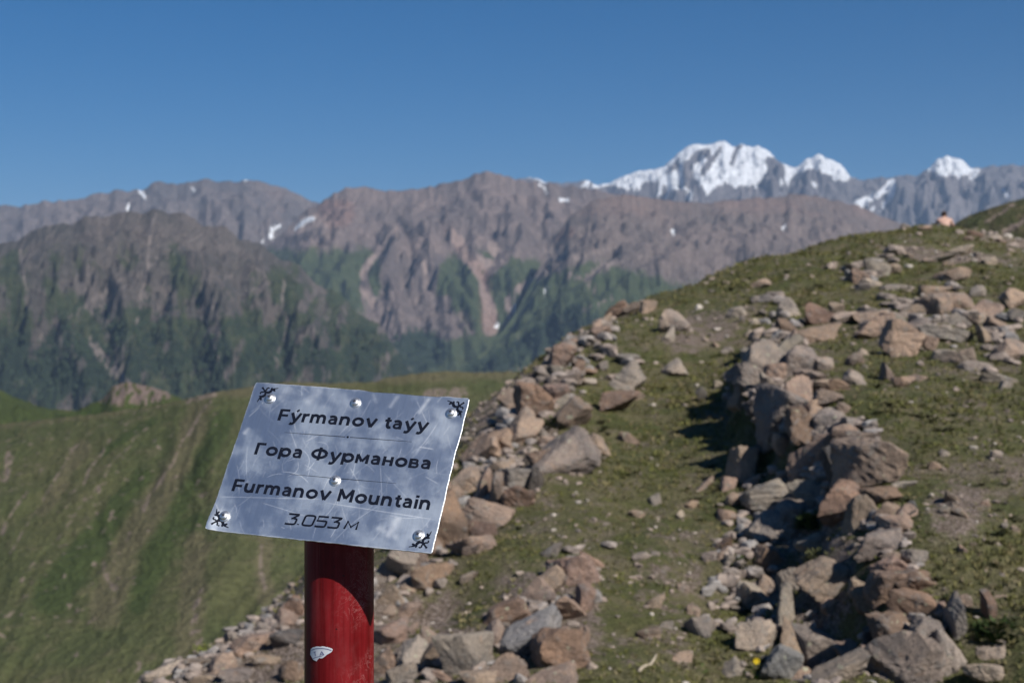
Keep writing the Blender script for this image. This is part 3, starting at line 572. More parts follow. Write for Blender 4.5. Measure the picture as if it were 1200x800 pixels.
# single plants
def leaf_plant(px, py, w, h, col, label, n=140, flower=None, group=None, name='plant'):
    d = ground_at(px, py); c = pix(px, py, d); s = d/F; r = np.random.RandomState(int(px+py))
    m = NT(name+'_leaves'); cc = m.mix(m.ramp(m.noise(9/max(w*s, .05), 3), .35, .65), tuple(x*.65 for x in col), col); mm = m.out(cc, .6)
    root = empty(name, (c[0], c[1], c[2]-h*s*.5)); root['label'] = label; root['category'] = 'plant'
    if group: root['group'] = group
    a = r.uniform(0, 6.28, n); rr = np.sqrt(r.rand(n))*w*s*.5; z = r.rand(n)**.7*h*s*np.sqrt(np.clip(1-(rr/(w*s*.55))**2, .05, 1))
    P = np.c_[np.cos(a)*rr, np.sin(a)*rr, z]; L = w*s*.16
    dirv = np.c_[np.cos(a), np.sin(a), r.uniform(.1, 1, n)]*L; side = np.c_[-np.sin(a), np.cos(a), r.uniform(-.4, .4, n)]*L*.3
    V = np.stack([P, P+dirv*.5+side, P+dirv, P+dirv*.5-side], 1).reshape(-1, 3)
    obj('foliage', mesh_np('foliage', V, (np.arange(n)[:, None]*4+np.arange(4)[None])), mm, root)
    bm = bmesh.new()
    for k in range(7):
        a = k*.9; top = Vector((math.cos(a)*w*s*.25, math.sin(a)*w*s*.25, h*s*.6)); bt = Vector((0, 0, -.03))
        vs = []
        for (q, rad) in ((bt, .006), (top, .003)):
            vs.append([bm.verts.new(q+Vector((math.cos(t)*rad, math.sin(t)*rad, 0))) for t in (0, 2.1, 4.2)])
        for j in range(3): bm.faces.new((vs[0][j], vs[0][(j+1) % 3], vs[1][(j+1) % 3], vs[1][j]))
    me = bpy.data.meshes.new('stem'); bm.to_mesh(me); bm.free(); obj('stem', me, mm, root)
    if flower:
        fx, fy, fc = flower; bm = bmesh.new(); q = Vector(((fx-px)*s, -.05, h*s*.5-(fy-py)*s))
        mf = NT('petals'); mf = mf.out(fc, .6); cen = bm.verts.new(q)
        for k in range(8):
            a = k*math.pi/4; R_ = 4.2*s; p1 = bm.verts.new(q+Vector((math.cos(a-.3)*R_*.8, -.006, math.sin(a-.3)*R_*.8))); p2 = bm.verts.new(q+Vector((math.cos(a)*R_, -.003, math.sin(a)*R_))); p3 = bm.verts.new(q+Vector((math.cos(a+.3)*R_*.8, -.006, math.sin(a+.3)*R_*.8)))
            bm.faces.new((cen, p1, p2, p3))
        me = bpy.data.meshes.new('flower'); bm.to_mesh(me); bm.free(); obj('flower', me, mf, root)
    return root
leaf_plant(884, 790, 36, 20, (.09, .20, .03), 'bright green leafy plant with one yellow flower at the foot of the lower wall', 220, (885, 772, (.75, .55, .02)))
leaf_plant(832, 748, 12, 10, (.08, .17, .03), 'small green plant below the rounded dark grey stone', 80)
leaf_plant(824, 786, 14, 16, (.08, .17, .03), 'small green plant near the bottom frame left of the yellow flower', 90)
leaf_plant(238, 764, 30, 16, (.14, .16, .03), 'yellow green tuft at the skyline left of the red post', 160)
leaf_plant(1170, 744, 56, 30, (.045, .075, .022), 'dark green low shrub between stones at the right frame', 500, name='shrub')
leaf_plant(1118, 706, 26, 22, (.05, .08, .024), 'dark green tuft beside the tall shadow sided rock', 240, name='shrub')
leaf_plant(960, 612, 50, 22, (.075, .105, .03), 'grassy green tuft filling the gap under the grey slabs of the wall', 420)
leaf_plant(960, 655, 34, 26, (.11, .115, .05), 'dry olive tuft below the flat grey bridging stone', 300)
leaf_plant(902, 704, 16, 26, (.10, .11, .04), 'olive tuft between ragged pale rock and tall grey slab', 160)
leaf_plant(985, 705, 20, 18, (.10, .12, .03), 'green tuft against the large smooth tan boulder', 160)
leaf_plant(650, 500, 34, 22, (.085, .105, .032), 'rounded grass pocket in the middle of the outcrop', 300)
leaf_plant(875, 662, 30, 18, (.06, .085, .025), 'dark green tuft at the left edge of the wall hollow', 220)
# bleached stick
def tube(pts, rad, n=8):
    bm = bmesh.new(); rings = []
    for i, p in enumerate(pts):
        p = Vector(p); a = Vector(pts[max(i-1, 0)]); b = Vector(pts[min(i+1, len(pts)-1)]); t = (b-a).normalized(); s = t.cross(Vector((0, 1, .2))).normalized(); q = t.cross(s)
        rr = rad[i] if isinstance(rad, (list, tuple)) else rad
        rings.append([bm.verts.new(p+(s*math.cos(k*2*math.pi/n)+q*math.sin(k*2*math.pi/n))*rr) for k in range(n)])
    for a, b in zip(rings, rings[1:]):
        for k in range(n): bm.faces.new((a[k], a[(k+1) % n], b[(k+1) % n], b[k]))
    bm.faces.new(rings[0]); bm.faces.new(rings[-1][::-1])
    return bm
def bm_obj(name, bm, mat, parent=None, smooth=True):
    me = bpy.data.meshes.new(name); bmesh.ops.recalc_face_normals(bm, faces=bm.faces[:]); bm.to_mesh(me); bm.free()
    if smooth: me.polygons.foreach_set('use_smooth', [True]*len(me.polygons))
    return obj(name, me, mat, parent)
m = NT('bleached_wood'); M_STICK = m.out(m.mix(m.noise(30, 3), (.42, .36, .27), (.30, .25, .19)), .8)
d0 = ground_at(762, 790)
pts = []
for i, (x, y) in enumerate([(749, 797), (752, 791), (758, 786), (765, 780), (770, 774), (774, 768)]):
    X = (x-600)/F*d0; D = d0+i*.05; pts.append((X, D, max(float(hill(X, D)), pix(x, y, D)[2])+.012))
st = bm_obj('stick', tube(pts, [.013, .012, .011, .010, .009, .006]), M_STICK); tag(st, 'bleached curved stick lying on the turf near the bottom frame', 'stick')

# ------------------------------------------------------------------ the sitting person on the summit
def skin_mesh(name, nodes, edges, sub=2):
    me = bpy.data.meshes.new(name); me.from_pydata([n[0] for n in nodes], edges, []); o = bpy.data.objects.new(name, me); COL.objects.link(o)
    sm = o.modifiers.new('s', 'SKIN'); me.skin_vertices  # layer is created with the modifier or below
    if not me.skin_vertices:
        bm = bmesh.new(); bm.from_mesh(me); bm.verts.layers.skin.verify(); bm.to_mesh(me); bm.free()
    for i, n in enumerate(nodes):
        r = n[1]; me.skin_vertices[0].data[i].radius = r if isinstance(r, tuple) else (r, r)
    me.skin_vertices[0].data[0].use_root = True; sm.use_smooth_shade = True
    s2 = o.modifiers.new('b', 'SUBSURF'); s2.levels = sub; s2.render_levels = sub
    dg = bpy.context.evaluated_depsgraph_get(); me2 = bpy.data.meshes.new_from_object(o.evaluated_get(dg)); bpy.data.objects.remove(o)
    me2.materials.clear(); me2.polygons.foreach_set('use_smooth', [True]*len(me2.polygons)); me2.name = name; return me2
dP = 41.2; XP = (1107-600)/F*dP; ZP = float(hill(XP, dP))
# local frame: the figure sits facing away from the camera (+y), bent forward over the knees
N = [((0, 0, .12), (.15, .12)), ((0, .03, .26), (.135, .10)), ((0, .08, .40), (.16, .105)), ((0, .15, .50), (.165, .10)), ((0, .22, .55), (.06, .06)), ((0, .28, .60), (.085, .09)), ((0, .31, .69), (.07, .085)),
     ((.17, .15, .50), .06), ((.25, .27, .34), .045), ((.20, .46, .34), .036), ((.15, .52, .37), .026),
     ((-.17, .15, .50), .06), ((-.25, .27, .34), .045), ((-.20, .46, .34), .036), ((-.15, .52, .37), .026),
     ((.10, .08, .11), .09), ((.14, .46, .34), .062), ((.14, .60, .06), .042), ((.14, .74, .03), .035),
     ((-.10, .08, .11), .09), ((-.14, .46, .34), .062), ((-.14, .60, .06), .042), ((-.14, .74, .03), .035)]
Eg = [(0, 1), (1, 2), (2, 3), (3, 4), (4, 5), (5, 6), (3, 7), (7, 8), (8, 9), (9, 10), (3, 11), (11, 12), (12, 13), (13, 14), (0, 15), (15, 16), (16, 17), (17, 18), (0, 19), (19, 20), (20, 21), (21, 22)]
for s in (1, -1):   # five short fingers on each hand, lying over the shins
    i0 = 10 if s > 0 else 14
    for k in range(5):
        N.append(((s*(.15-.012+.012*(k-1)), .56+.012*(k % 2), .385), .008)); Eg.append((i0, len(N)-1)); N.append(((s*(.15-.012+.016*(k-1)), .60+.008*(2-abs(k-2)), .365), .007)); Eg.append((len(N)-2, len(N)-1))
m = NT('skin'); M_SKIN = m.out(m.mix(m.noise(9, 3), (.58, .38, .30), (.52, .32, .25)), .55)
m = NT('shorts_cloth'); M_SHORT = m.out(m.mix(m.noise(20, 3), (.10, .03, .025), (.14, .045, .035)), .9)
m = NT('hair'); M_HAIR = m.out((.035, .018, .012), .6)
pr = empty('person', (XP, dP, ZP-.16)); pr.rotation_euler = (0, 0, R(-14)); tag(pr, 'shirtless person sitting hunched on the summit with back to the camera', 'person')
obj('body', skin_mesh('body', N, Eg), M_SKIN, pr)
SN = [((0, 0, .11), (.17, .135)), ((0, .02, .20), (.155, .12)), ((.11, .12, .13), .105), ((.14, .40, .31), .082), ((-.11, .12, .13), .105), ((-.14, .40, .31), .082)]
obj('shorts', skin_mesh('shorts', SN, [(0, 1), (0, 2), (2, 3), (0, 4), (4, 5)]), M_SHORT, pr)
V, Fc = ICO[3]; V = V.copy(); kk = 1+.06*perlin(V[:, 0]*4, V[:, 2]*4+V[:, 1]*3, 3); V = V*kk[:, None]*np.array([.088, .10, .105])
V = np.c_[V[:, 0], V[:, 1]*1+.285, V[:, 2]+.675]; V[:, 2] = np.maximum(V[:, 2], .60+.4*(V[:, 1]-.25))
obj('hair', mesh_np('hair', V, Fc), M_HAIR, pr)

# ------------------------------------------------------------------ far ranges
def interp(pts, x): a = np.array(pts, float); return np.interp(x, a[:, 0], a[:, 1])
def cols(step, lo=-130, hi=1330, far=900):
    a = list(np.arange(lo, hi, step)); s = step; x = hi
    while x < hi+far: a.append(x); s *= 1.25; x += s
    s = step; x = lo; b = []
    while x > lo-far: s *= 1.25; x -= s; b.append(x)
    return np.array(b[::-1]+a)
def sheet(name, crest, dist, zbase, dbase, mat, paint, nv=130, step=2.2, seed=0, spur=200., lam=600., rough=60., prof=.85, back=.5, jag=2.0, lo=-130, hi=1330, kind='structure', label=None, wander=.6, asp=1., ridges=(), shear=0.):
    px = cols(step, lo, hi); n = len(px)
    cy = interp(crest, px)+jag*fbm(px/38., px*0+seed, 5, seed, .6)+jag*.8*fbm(px/11., px*0+seed, 4, seed+3)
    D = interp(dist, px) if isinstance(dist, list) else np.full(n, float(dist)); B = interp(dbase, px) if isinstance(dbase, list) else np.full(n, float(dbase))
    vs = np.r_[-np.linspace(1, .06, 12), np.linspace(0, 1, nv)**1.05]
    Vv, PX = np.meshgrid(vs, px, indexing='ij'); cyg = cy[None]; Dg = D[None]; Bg = B[None]
    f = np.clip(Vv, 0, 1); bk = np.clip(-Vv, 0, 1)
    d = Dg+(Bg-Dg)*f+(Dg-Bg)*back*bk
    zc = CZ-(cyg-400)/F*Dg
    z = zc+(zbase-zc)*f**prof+(zbase-zc)*back*bk**.9
    Xc = (PX-600)/F*Dg; X = (PX-600)/F*(Dg*.55+d*.45) if False else (PX-600)/F*d
    env = sstep(0, .22, f)*(1-.5*f)+.25*sstep(0, .3, bk)
    wx = Xc/lam+shear*f+wander*fbm(Xc/lam*.7, d/lam*.5, 3, seed+7)+.25*f*fbm(Xc/lam, f*0+2, 2, seed+8)
    sp = ridged(wx, (d-Dg)/lam*.22*asp, 3, seed+1, .5)
    sp2 = ridged(wx*3.1+.4, (d-Dg)/lam*.55*asp, 4, seed+2, .6)
    z = z+rough*1.5*env*ridged(X/lam*2.1+3, d/lam*2.1, 6, seed+9, .58)
    z = z+spur*env*sp+rough*(sstep(0, .07, f)+sstep(0, .1, bk))*(sp2*.8+1.1*fbm(X/lam*6, d/lam*5, 4, seed+5))
    if ridges:      # overlapping sharp spurs that run down from the crest
        S0x = 600+X/d*F; S0y = 400-(z-CZ)/d*F; S0x = S0x+9*fbm(S0x/40, S0y/40, 4, seed+31); S0y = S0y+9*fbm(S0x/40, S0y/40, 4, seed+33); h_ = np.zeros_like(z)
        for pts_, w_, am in ridges:
            for i in range(len(pts_)-1):
                (x0, y0), (x1, y1) = pts_[i], pts_[i+1]; dx, dy = x1-x0, y1-y0; L_ = dx*dx+dy*dy
                t = np.clip(((S0x-x0)*dx+(S0y-y0)*dy)/L_, 0, 1); q = np.hypot(S0x-x0-t*dx, S0y-y0-t*dy)
                g = (i+t)/(len(pts_)-1); h_ = np.maximum(h_, am*np.maximum(0, 1-q/(w_*(.6+.7*g)))*np.minimum(1, .1+2*g))
        z = z+.50*h_*sstep(.0, .30, f)
    V = np.stack([X, d, z], -1).reshape(-1, 3)
    me = mesh_np(name, V, grid_faces(len(vs), n)[:, ::-1])
    sx, sy = topix(V); j = lam/9
    wxx = sx+7*fbm(sx/30, sy/30, 4, seed+11); wyy = sy+7*fbm(sx/30, sy/30, 4, seed+15)
    paint(me, wxx, wyy, f.ravel(), sx, sy, (sp*.5+sp2*.5).ravel(), V)
    o = obj(name, me, mat); tag(o, label, None, None, kind); return o
def mount_mat(name, rock_a, rock_b, green_a, green_b, scree, sc, bs=.6):
    m = NT(name); s = 1/sc
    a = m.noise(s*1.2, 6, .65); b = m.noise(s*6, 6, .7); st = m.noise(s*3, 5, .65, m.mapping((3.2, .5, .35), (0, 0, 0), m.pos), 1.2)
    c = m.mix(m.ramp(a, .35, .65), rock_a, rock_b)
    c = m.mix(m.math('MULTIPLY', m.ramp(st, .5, .68), .5), c, scree)
    g = m.mix(m.ramp(b, .35, .65), green_a, green_b)
    gm = m.math('ADD', m.at('green'), m.math('MULTIPLY', m.math('SUBTRACT', b, .5), .9))
    c = m.mix(m.ramp(gm, .38, .62), c, g)
    c = m.mix(m.ramp(m.math('ADD', m.at('forest'), m.math('MULTIPLY', m.math('SUBTRACT', m.noise(s*11, 5, .7), .5), 1.6)), .40, .60), c, (.022, .034, .022))
    c = m.mix(m.ramp(m.math('ADD', m.at('scree'), m.math('MULTIPLY', m.math('SUBTRACT', b, .5), .7)), .35, .8), c, scree)
    c = m.mix(m.math('MULTIPLY', m.ramp(m.math('ADD', m.at('red'), m.math('MULTIPLY', m.math('SUBTRACT', a, .5), .6)), .3, .9), .75), c, (.20, .110, .085))
    sn = m.math('ADD', m.at('snow'), m.math('MULTIPLY', m.math('SUBTRACT', m.noise(s*9, 6, .7), .5), .55))
    c = m.mix(m.ramp(sn, .46, .54), c, (.62, .64, .67))
    c = m.mul(c, m.mix(m.ramp(m.noise(s*22, 4, .7), .3, .7), (.75, .75, .75), (1.2, 1.2, 1.2)))
    return m.out(c, .95, m.math('ADD', b, m.math('MULTIPLY', st, .7)), bs, sc*.12)
def put(me, **k):
    for n_ in ('green', 'forest', 'scree', 'red', 'snow'): attr(me, n_, k.get(n_, np.zeros(len(me.vertices))))
def S(x, y, *st):
    q = np.zeros_like(x)
    for s in st: q = np.maximum(q, stroke(x, y, s[0], s[1], s[2] if len(s) > 2 else None))
    return q
# A: snow range
def pa(me, x, y, f, sx, sy, sp, V):
    hi_ = interp([(560, 190), (690, 224), (740, 226), (790, 232), (860, 226), (925, 224), (990, 214), (1050, 205), (1085, 212), (1140, 212), (1200, 205)], sx)
    snow = .95*sstep(12, -8, sy-hi_+16*fbm(sx/14, sy/9, 4, 90))*(blob(sx, sy, 845, 195, 155, 45, 0, .1)+blob(sx, sy, 960, 200, 50, 28, 0, .2)+blob(sx, sy, 1115, 193, 30, 18, 0, .2)).clip(0, 1)
    snow = snow-.32*sstep(.05, .55, ridged(sx/13., sy/26., 4, 97)+.0*sx)*(1-.75*blob(sx, sy, 865, 195, 36, 26, 0, .4))-.9*S(x, y, ([(805, 200), (812, 188), (824, 176), (830, 184)], 5, 3), ([(826, 200), (836, 188), (842, 176)], 4, 2), ([(808, 212), (815, 222)], 6, 3), ([(858, 190), (862, 176), (868, 172)], 3, 2), ([(898, 218), (906, 205), (905, 192), (912, 200)], 9, 6), ([(870, 226), (900, 226)], 6, 6), ([(936, 214), (955, 205), (972, 212)], 8, 6), ([(785, 205), (795, 190)], 2.5, 2), ([(760, 222), (780, 230), (800, 232)], 8, 8), ([(850, 225), (840, 236), (880, 236)], 8, 10))
    snow = np.maximum(snow, S(x, y, ([(618, 206), (628, 209), (641, 214)], 2.6, 2.2), ([(689, 213), (682, 228), (664, 236)], 4, 5), ([(700, 217), (720, 211), (745, 204)], 4, 5), ([(1003, 246), (1012, 254)], 4, 5), ([(1005, 238), (1028, 228), (1044, 214)], 4, 3),
        ([(1046, 212), (1042, 230), (1034, 246)], 3.5, 2), ([(1000, 249), (1024, 244)], 3.5, 2), ([(1140, 208), (1147, 203)], 3.5, 3), ([(1151, 224), (1154, 224)], 2.5, 2), ([(1176, 222), (1180, 232)], 2.2, 2), ([(1094, 190), (1135, 200)], 5, 4), ([(775, 218), (770, 232)], 2, 1.5), ([(788, 214), (780, 232)], 2.2, 1.2), ([(812, 236), (806, 226)], 1.8, 1)))
    put(me, snow=snow.clip(0, 1), red=.25*blob(x, y, 620, 225, 60, 22))
mA = mount_mat('high_range_rock', (.095, .090, .095), (.15, .135, .135), (.05, .07, .03), (.06, .08, .035), (.22, .20, .20), 900)
sheet('snowy_mountain_range', [(-900, 330), (480, 260), (560, 228), (600, 213), (620, 206), (640, 214), (660, 214), (690, 212), (700, 216), (720, 210), (745, 203), (775, 197), (795, 180), (812, 170), (835, 169), (850, 167), (858, 172), (875, 171), (890, 169), (905, 181), (915, 191), (930, 197), (945, 187), (958, 181), (970, 185), (985, 193), (997, 206), (1020, 209), (1050, 207), (1075, 205), (1090, 199), (1100, 188), (1112, 184), (1125, 187), (1138, 197), (1160, 196), (1180, 192), (1200, 191), (1260, 200), (1500, 240), (2200, 320)],
      14500, -200, 11000, mA, pa, nv=110, step=1.9, seed=3, spur=150, lam=700, rough=120, jag=5.0,
      ridges=[([(850, 168), (840, 195), (820, 225)], 20, 330), ([(890, 170), (905, 200), (925, 228)], 18, 330), ([(812, 171), (800, 200), (780, 228)], 18, 330), ([(960, 182), (955, 205), (935, 228)], 16, 300), ([(985, 193), (1000, 220), (1010, 250)], 18, 300), ([(1112, 185), (1100, 210), (1080, 240)], 18, 300), ([(1160, 196), (1150, 230)], 20, 300), ([(1050, 207), (1060, 240)], 20, 300), ([(1190, 192), (1200, 230)], 18, 260), ([(745, 204), (740, 225)], 14, 200), ([(868, 172), (872, 200), (880, 228)], 14, 260), ([(1020, 209), (1030, 240)], 16, 240)])
# B: far left ridge
def pb(me, x, y, f, sx, sy, sp, V):
    put(me, snow=S(x, y, ([(163, 226), (170, 231)], 2.2, 2.2), ([(224, 219), (227, 222)], 1.8), ([(148, 246), (152, 239)], 2, 1.5), ([(284, 211), (296, 209)], 1.6), ([(308, 283), (316, 276)], 3, 2.4), ([(320, 269), (326, 266)], 2.6)),
        scree=.5*S(x, y, ([(165, 242), (200, 243)], 4, 3)), red=.4*blob(x, y, 320, 245, 22, 30), green=.3*sstep(270, 310, sy))
mB = mount_mat('left_ridge_rock', (.095, .088, .092), (.140, .118, .114), (.045, .06, .028), (.06, .07, .035), (.20, .17, .16), 600)
sheet('far_ridge', [(-900, 300), (-150, 250), (0, 243), (50, 236), (90, 234), (110, 229), (128, 226), (170, 220), (178, 215), (200, 216), (215, 214), (240, 209), (255, 212), (280, 213), (300, 209), (330, 219), (352, 230), (372, 237), (420, 262), (520, 320), (1400, 420)],
      9800, -400, 7000, mB, pb, nv=90, step=2.4, seed=21, spur=70, lam=560, rough=55, jag=4.5,
      ridges=[([(300, 210), (282, 240), (312, 275)], 26, 300), ([(238, 210), (212, 245), (190, 270)], 26, 300), ([(178, 218), (150, 240), (110, 260)], 24, 260), ([(330, 220), (350, 250)], 18, 220), ([(110, 230), (80, 250), (30, 270)], 22, 220), ([(43, 237), (20, 260)], 20, 200), ([(270, 212), (255, 240), (262, 270)], 18, 200)])
# C: central mountain
def pc(me, x, y, f, sx, sy, sp, V):
    g = .9*sstep(262, 330, y+26*fbm(sx/60, sy/60, 3, 71))
    g = g-.75*blob(x, y, 480, 400, 80, 50, 0, .4)-.6*blob(x, y, 480, 330, 34, 60, .1, .4)
    sc = S(x, y, ([(330, 270), (378, 258)], 6, 10), ([(470, 262), (440, 300), (423, 322), (430, 345), (458, 380)], 2.5, 5), ([(520, 265), (545, 300), (565, 330), (572, 352), (574, 388)], 3, 7), ([(530, 270), (552, 296), (572, 318)], 3, 4), ([(600, 380), (596, 352), (612, 335), (640, 322)], 5, 3), ([(490, 275), (500, 330)], 2.5, 2),
           ([(545, 300), (580, 312)], 5, 6), ([(575, 318), (590, 300), (578, 290)], 6, 6), ([(556, 318), (540, 300)], 3, 2))*1.1
    sc = np.maximum(sc, .5*S(x, y, ([(440, 362), (490, 376), (525, 350)], 9, 8), ([(500, 300), (505, 340)], 8, 10)))
    mead = np.maximum(blob(x, y, 575, 415, 90, 26, -.15), .8*blob(x, y, 620, 350, 60, 40)); sc = sc*(1-.85*blob(x, y, 560, 418, 60, 24)); g = np.maximum(g, 1.3*mead)
    put(me, green=g.clip(0, 1.3)*(1-sc), scree=sc, forest=.8*np.maximum(blob(x, y, 490, 410, 38, 24), .8*blob(x, y, 630, 380, 60, 14, -.6)), snow=S(x, y, ([(349, 264), (368, 257)], 2.6, 2.4), ([(345, 268), (356, 263)], 1.5), ([(582, 380), (580, 383)], 2), ([(600, 367), (602, 367)], 2), ([(630, 218), (640, 228)], 1.6, .8), ([(657, 234), (665, 234)], 2.)),
        red=np.maximum(.6*blob(x, y, 395, 250, 26, 20), np.maximum(.5*S(x, y, ([(520, 262), (570, 330), (572, 385)], 10, 12)), .25*sstep(300, 230, sy))))
mC = mount_mat('central_mountain_rock', (.105, .088, .086), (.165, .130, .120), (.040, .056, .028), (.060, .074, .036), (.230, .180, .160), 500)
sheet('central_mountain', [(-900, 420), (250, 330), (330, 276), (360, 246), (400, 223), (425, 217), (440, 222), (460, 225), (500, 218), (540, 212), (555, 204), (568, 200), (590, 207), (630, 214), (680, 219), (720, 226), (800, 240), (1000, 270), (1600, 380)],
      8200, -900, 4600, mC, pc, nv=170, step=2.1, seed=41, spur=60, lam=460, rough=44, jag=4.6, wander=1.6, shear=-.8,
      ridges=[([(425, 218), (402, 262), (372, 300), (335, 330)], 30, 330), ([(425, 218), (448, 262), (470, 310), (448, 350), (470, 400)], 30, 330), ([(568, 202), (540, 248), (498, 290), (505, 345), (540, 390)], 32, 380), ([(568, 202), (598, 250), (612, 300), (600, 345)], 28, 300), ([(500, 220), (480, 255), (492, 300)], 24, 240),
              ([(362, 248), (345, 290), (310, 330), (400, 352), (440, 385)], 26, 240), ([(540, 250), (560, 290), (545, 330), (560, 370)], 20, 170), ([(402, 262), (410, 310), (395, 345)], 18, 160), ([(640, 216), (640, 255), (660, 280)], 26, 260), ([(700, 224), (690, 260)], 26, 240), ([(460, 226), (450, 250)], 18, 160)])
# E: right brown ridge running down to the valley
def pe(me, x, y, f, sx, sy, sp, V):
    lowl = interp([(500, 330), (600, 330), (700, 300), (800, 330), (900, 330), (1000, 340)], sx)
    g = sstep(-25, 30, y-lowl)*.95-.4*blob(x, y, 640, 300, 50, 14, -.2)
    sc = S(x, y, ([(620, 300), (670, 300), (720, 292)], 9, 4), ([(655, 318), (690, 330), (700, 345)], 3, 2), ([(600, 400), (650, 380), (720, 350)], 1.2, 1.2), ([(575, 445), (640, 420), (700, 385)], 2, 2), ([(690, 325), (710, 310), (760, 300)], 3, 2))*.7
    fo = S(x, y, ([(585, 430), (612, 405), (650, 380), (675, 362)], 14, 8), ([(625, 415), (660, 395), (700, 372)], 7, 5), ([(530, 440), (580, 420)], 8, 7))
    put(me, green=g.clip(0, 1)*(1-sc), scree=sc, forest=fo*.85, red=np.maximum(.65*blob(x, y, 640, 272, 40, 16), .45*sstep(300, 240, sy)), snow=S(x, y, ([(637, 339), (641, 340)], 2.2), ([(790, 268), (792, 276)], 2, 1.8), ([(918, 268), (922, 263)], 2., 1.4), ([(1045, 250), (1055, 254)], 1.6)))
mE = mount_mat('brown_ridge_rock', (.105, .088, .082), (.150, .118, .106), (.040, .056, .028), (.060, .074, .036), (.20, .162, .145), 420)
sheet('brown_ridge', [(-900, 520), (300, 500), (450, 480), (530, 446), (575, 404), (598, 376), (616, 346), (632, 314), (648, 284), (668, 254), (700, 232), (740, 228), (790, 236), (830, 238), (870, 233), (900, 232), (930, 228), (965, 230), (1000, 240), (1040, 256), (1080, 272), (1200, 300), (1700, 420)],
      [(0, 4600), (500, 5200), (650, 6800), (1200, 7600)], -900, [(0, 3000), (600, 3600), (1200, 3400)], mE, pe, nv=170, step=2.1, seed=61, spur=50, lam=420, rough=46, jag=3.6, wander=1.6, shear=1.4,
      ridges=[([(700, 234), (665, 270), (640, 310), (610, 350)], 26, 190), ([(742, 230), (722, 270), (680, 310), (640, 350), (600, 390)], 26, 190), ([(792, 237), (775, 280), (730, 325), (680, 365), (620, 405), (560, 440)], 30, 200), ([(870, 235), (840, 275), (800, 310), (740, 350), (690, 390)], 28, 200), ([(930, 230), (905, 270), (880, 310)], 28, 200), ([(965, 232), (975, 265), (1000, 290)], 22, 160), ([(830, 240), (812, 270), (800, 290)], 18, 130), ([(900, 234), (870, 262)], 18, 120), ([(1000, 242), (1020, 280)], 20, 140), ([(722, 270), (735, 305)], 16, 110)])
# F: front left mountain
def pf(me, x, y, f, sx, sy, sp, V):
    g = .40+.42*sstep(290, 420, sy)*1+.9*(fbm(sx/40, sy/60, 4, 75))
    g = g*sstep(250, 320, sy+10*fbm(sx/30, sy/30, 3, 12))
    sc = .8*S(x, y, ([(180, 250), (172, 300), (168, 340), (160, 380)], 1.8, 2.2), ([(260, 255), (200, 300), (140, 330), (40, 400)], 1.2, 1.8), ([(115, 360), (170, 320)], 1.2), ([(105, 400), (128, 425), (145, 446)], 4, 9), ([(240, 310), (235, 370), (260, 420)], 1.8, 2), ([(330, 330), (335, 380), (325, 420)], 1.5, 2), ([(25, 290), (30, 340)], 2, 2))
    cl = .85*sstep(.02, .30, fbm(sx/22+sy/60, sy/30, 4, 171))*sstep(300, 350, sy)
    fo = sstep(330, 420, sy+30*fbm(sx/24, sy/24, 4, 77))*.62-.55*cl+.35*blob(x, y, 50, 430, 70, 34)
    put(me, green=(g-.5*cl).clip(0, 1), scree=np.maximum(sc, .55*cl*(fbm(sx/5, sy/12, 3, 79) > .0)), forest=fo.clip(0, 1))
mF = mount_mat('front_mountain_rock', (.070, .066, .060), (.120, .102, .092), (.036, .052, .026), (.060, .068, .036), (.200, .170, .155), 260, .9)
sheet('front_mountain', [(-900, 380), (-200, 300), (-30, 290), (0, 284), (22, 281), (44, 268), (62, 263), (84, 263), (102, 253), (128, 255), (150, 247), (166, 249), (180, 243), (198, 251), (216, 249), (238, 264), (262, 264), (280, 282), (306, 286), (326, 303), (350, 309), (372, 334), (400, 344), (420, 368), (444, 378), (462, 404), (480, 432), (520, 470), (700, 520), (1500, 600)],
      4700, -700, 2300, mF, pf, nv=190, step=2.1, seed=81, spur=30, lam=240, rough=34, jag=4.5, wander=1.5, shear=1.6,
      ridges=[([(178, 250), (120, 300), (60, 350), (0, 400), (-60, 450)], 34, 285), ([(180, 250), (205, 300), (240, 350), (262, 400), (275, 450)], 34, 255), ([(262, 266), (300, 320), (340, 370), (368, 420), (380, 460)], 32, 240), ([(335, 305), (390, 352), (430, 392), (455, 425)], 26, 180), ([(100, 258), (60, 300), (10, 340), (-40, 380)], 26, 195),
              ([(122, 300), (140, 350), (145, 400), (160, 450)], 22, 165), ([(62, 350), (80, 400), (90, 450)], 18, 135), ([(225, 330), (200, 380), (205, 440)], 20, 150), ([(300, 320), (300, 370), (310, 440)], 18, 135), ([(345, 372), (400, 400), (425, 440)], 18, 120), ([(30, 300), (40, 350)], 16, 105), ([(180, 270), (165, 330)], 14, 90), ([(0, 284), (-40, 330)], 22, 135)])

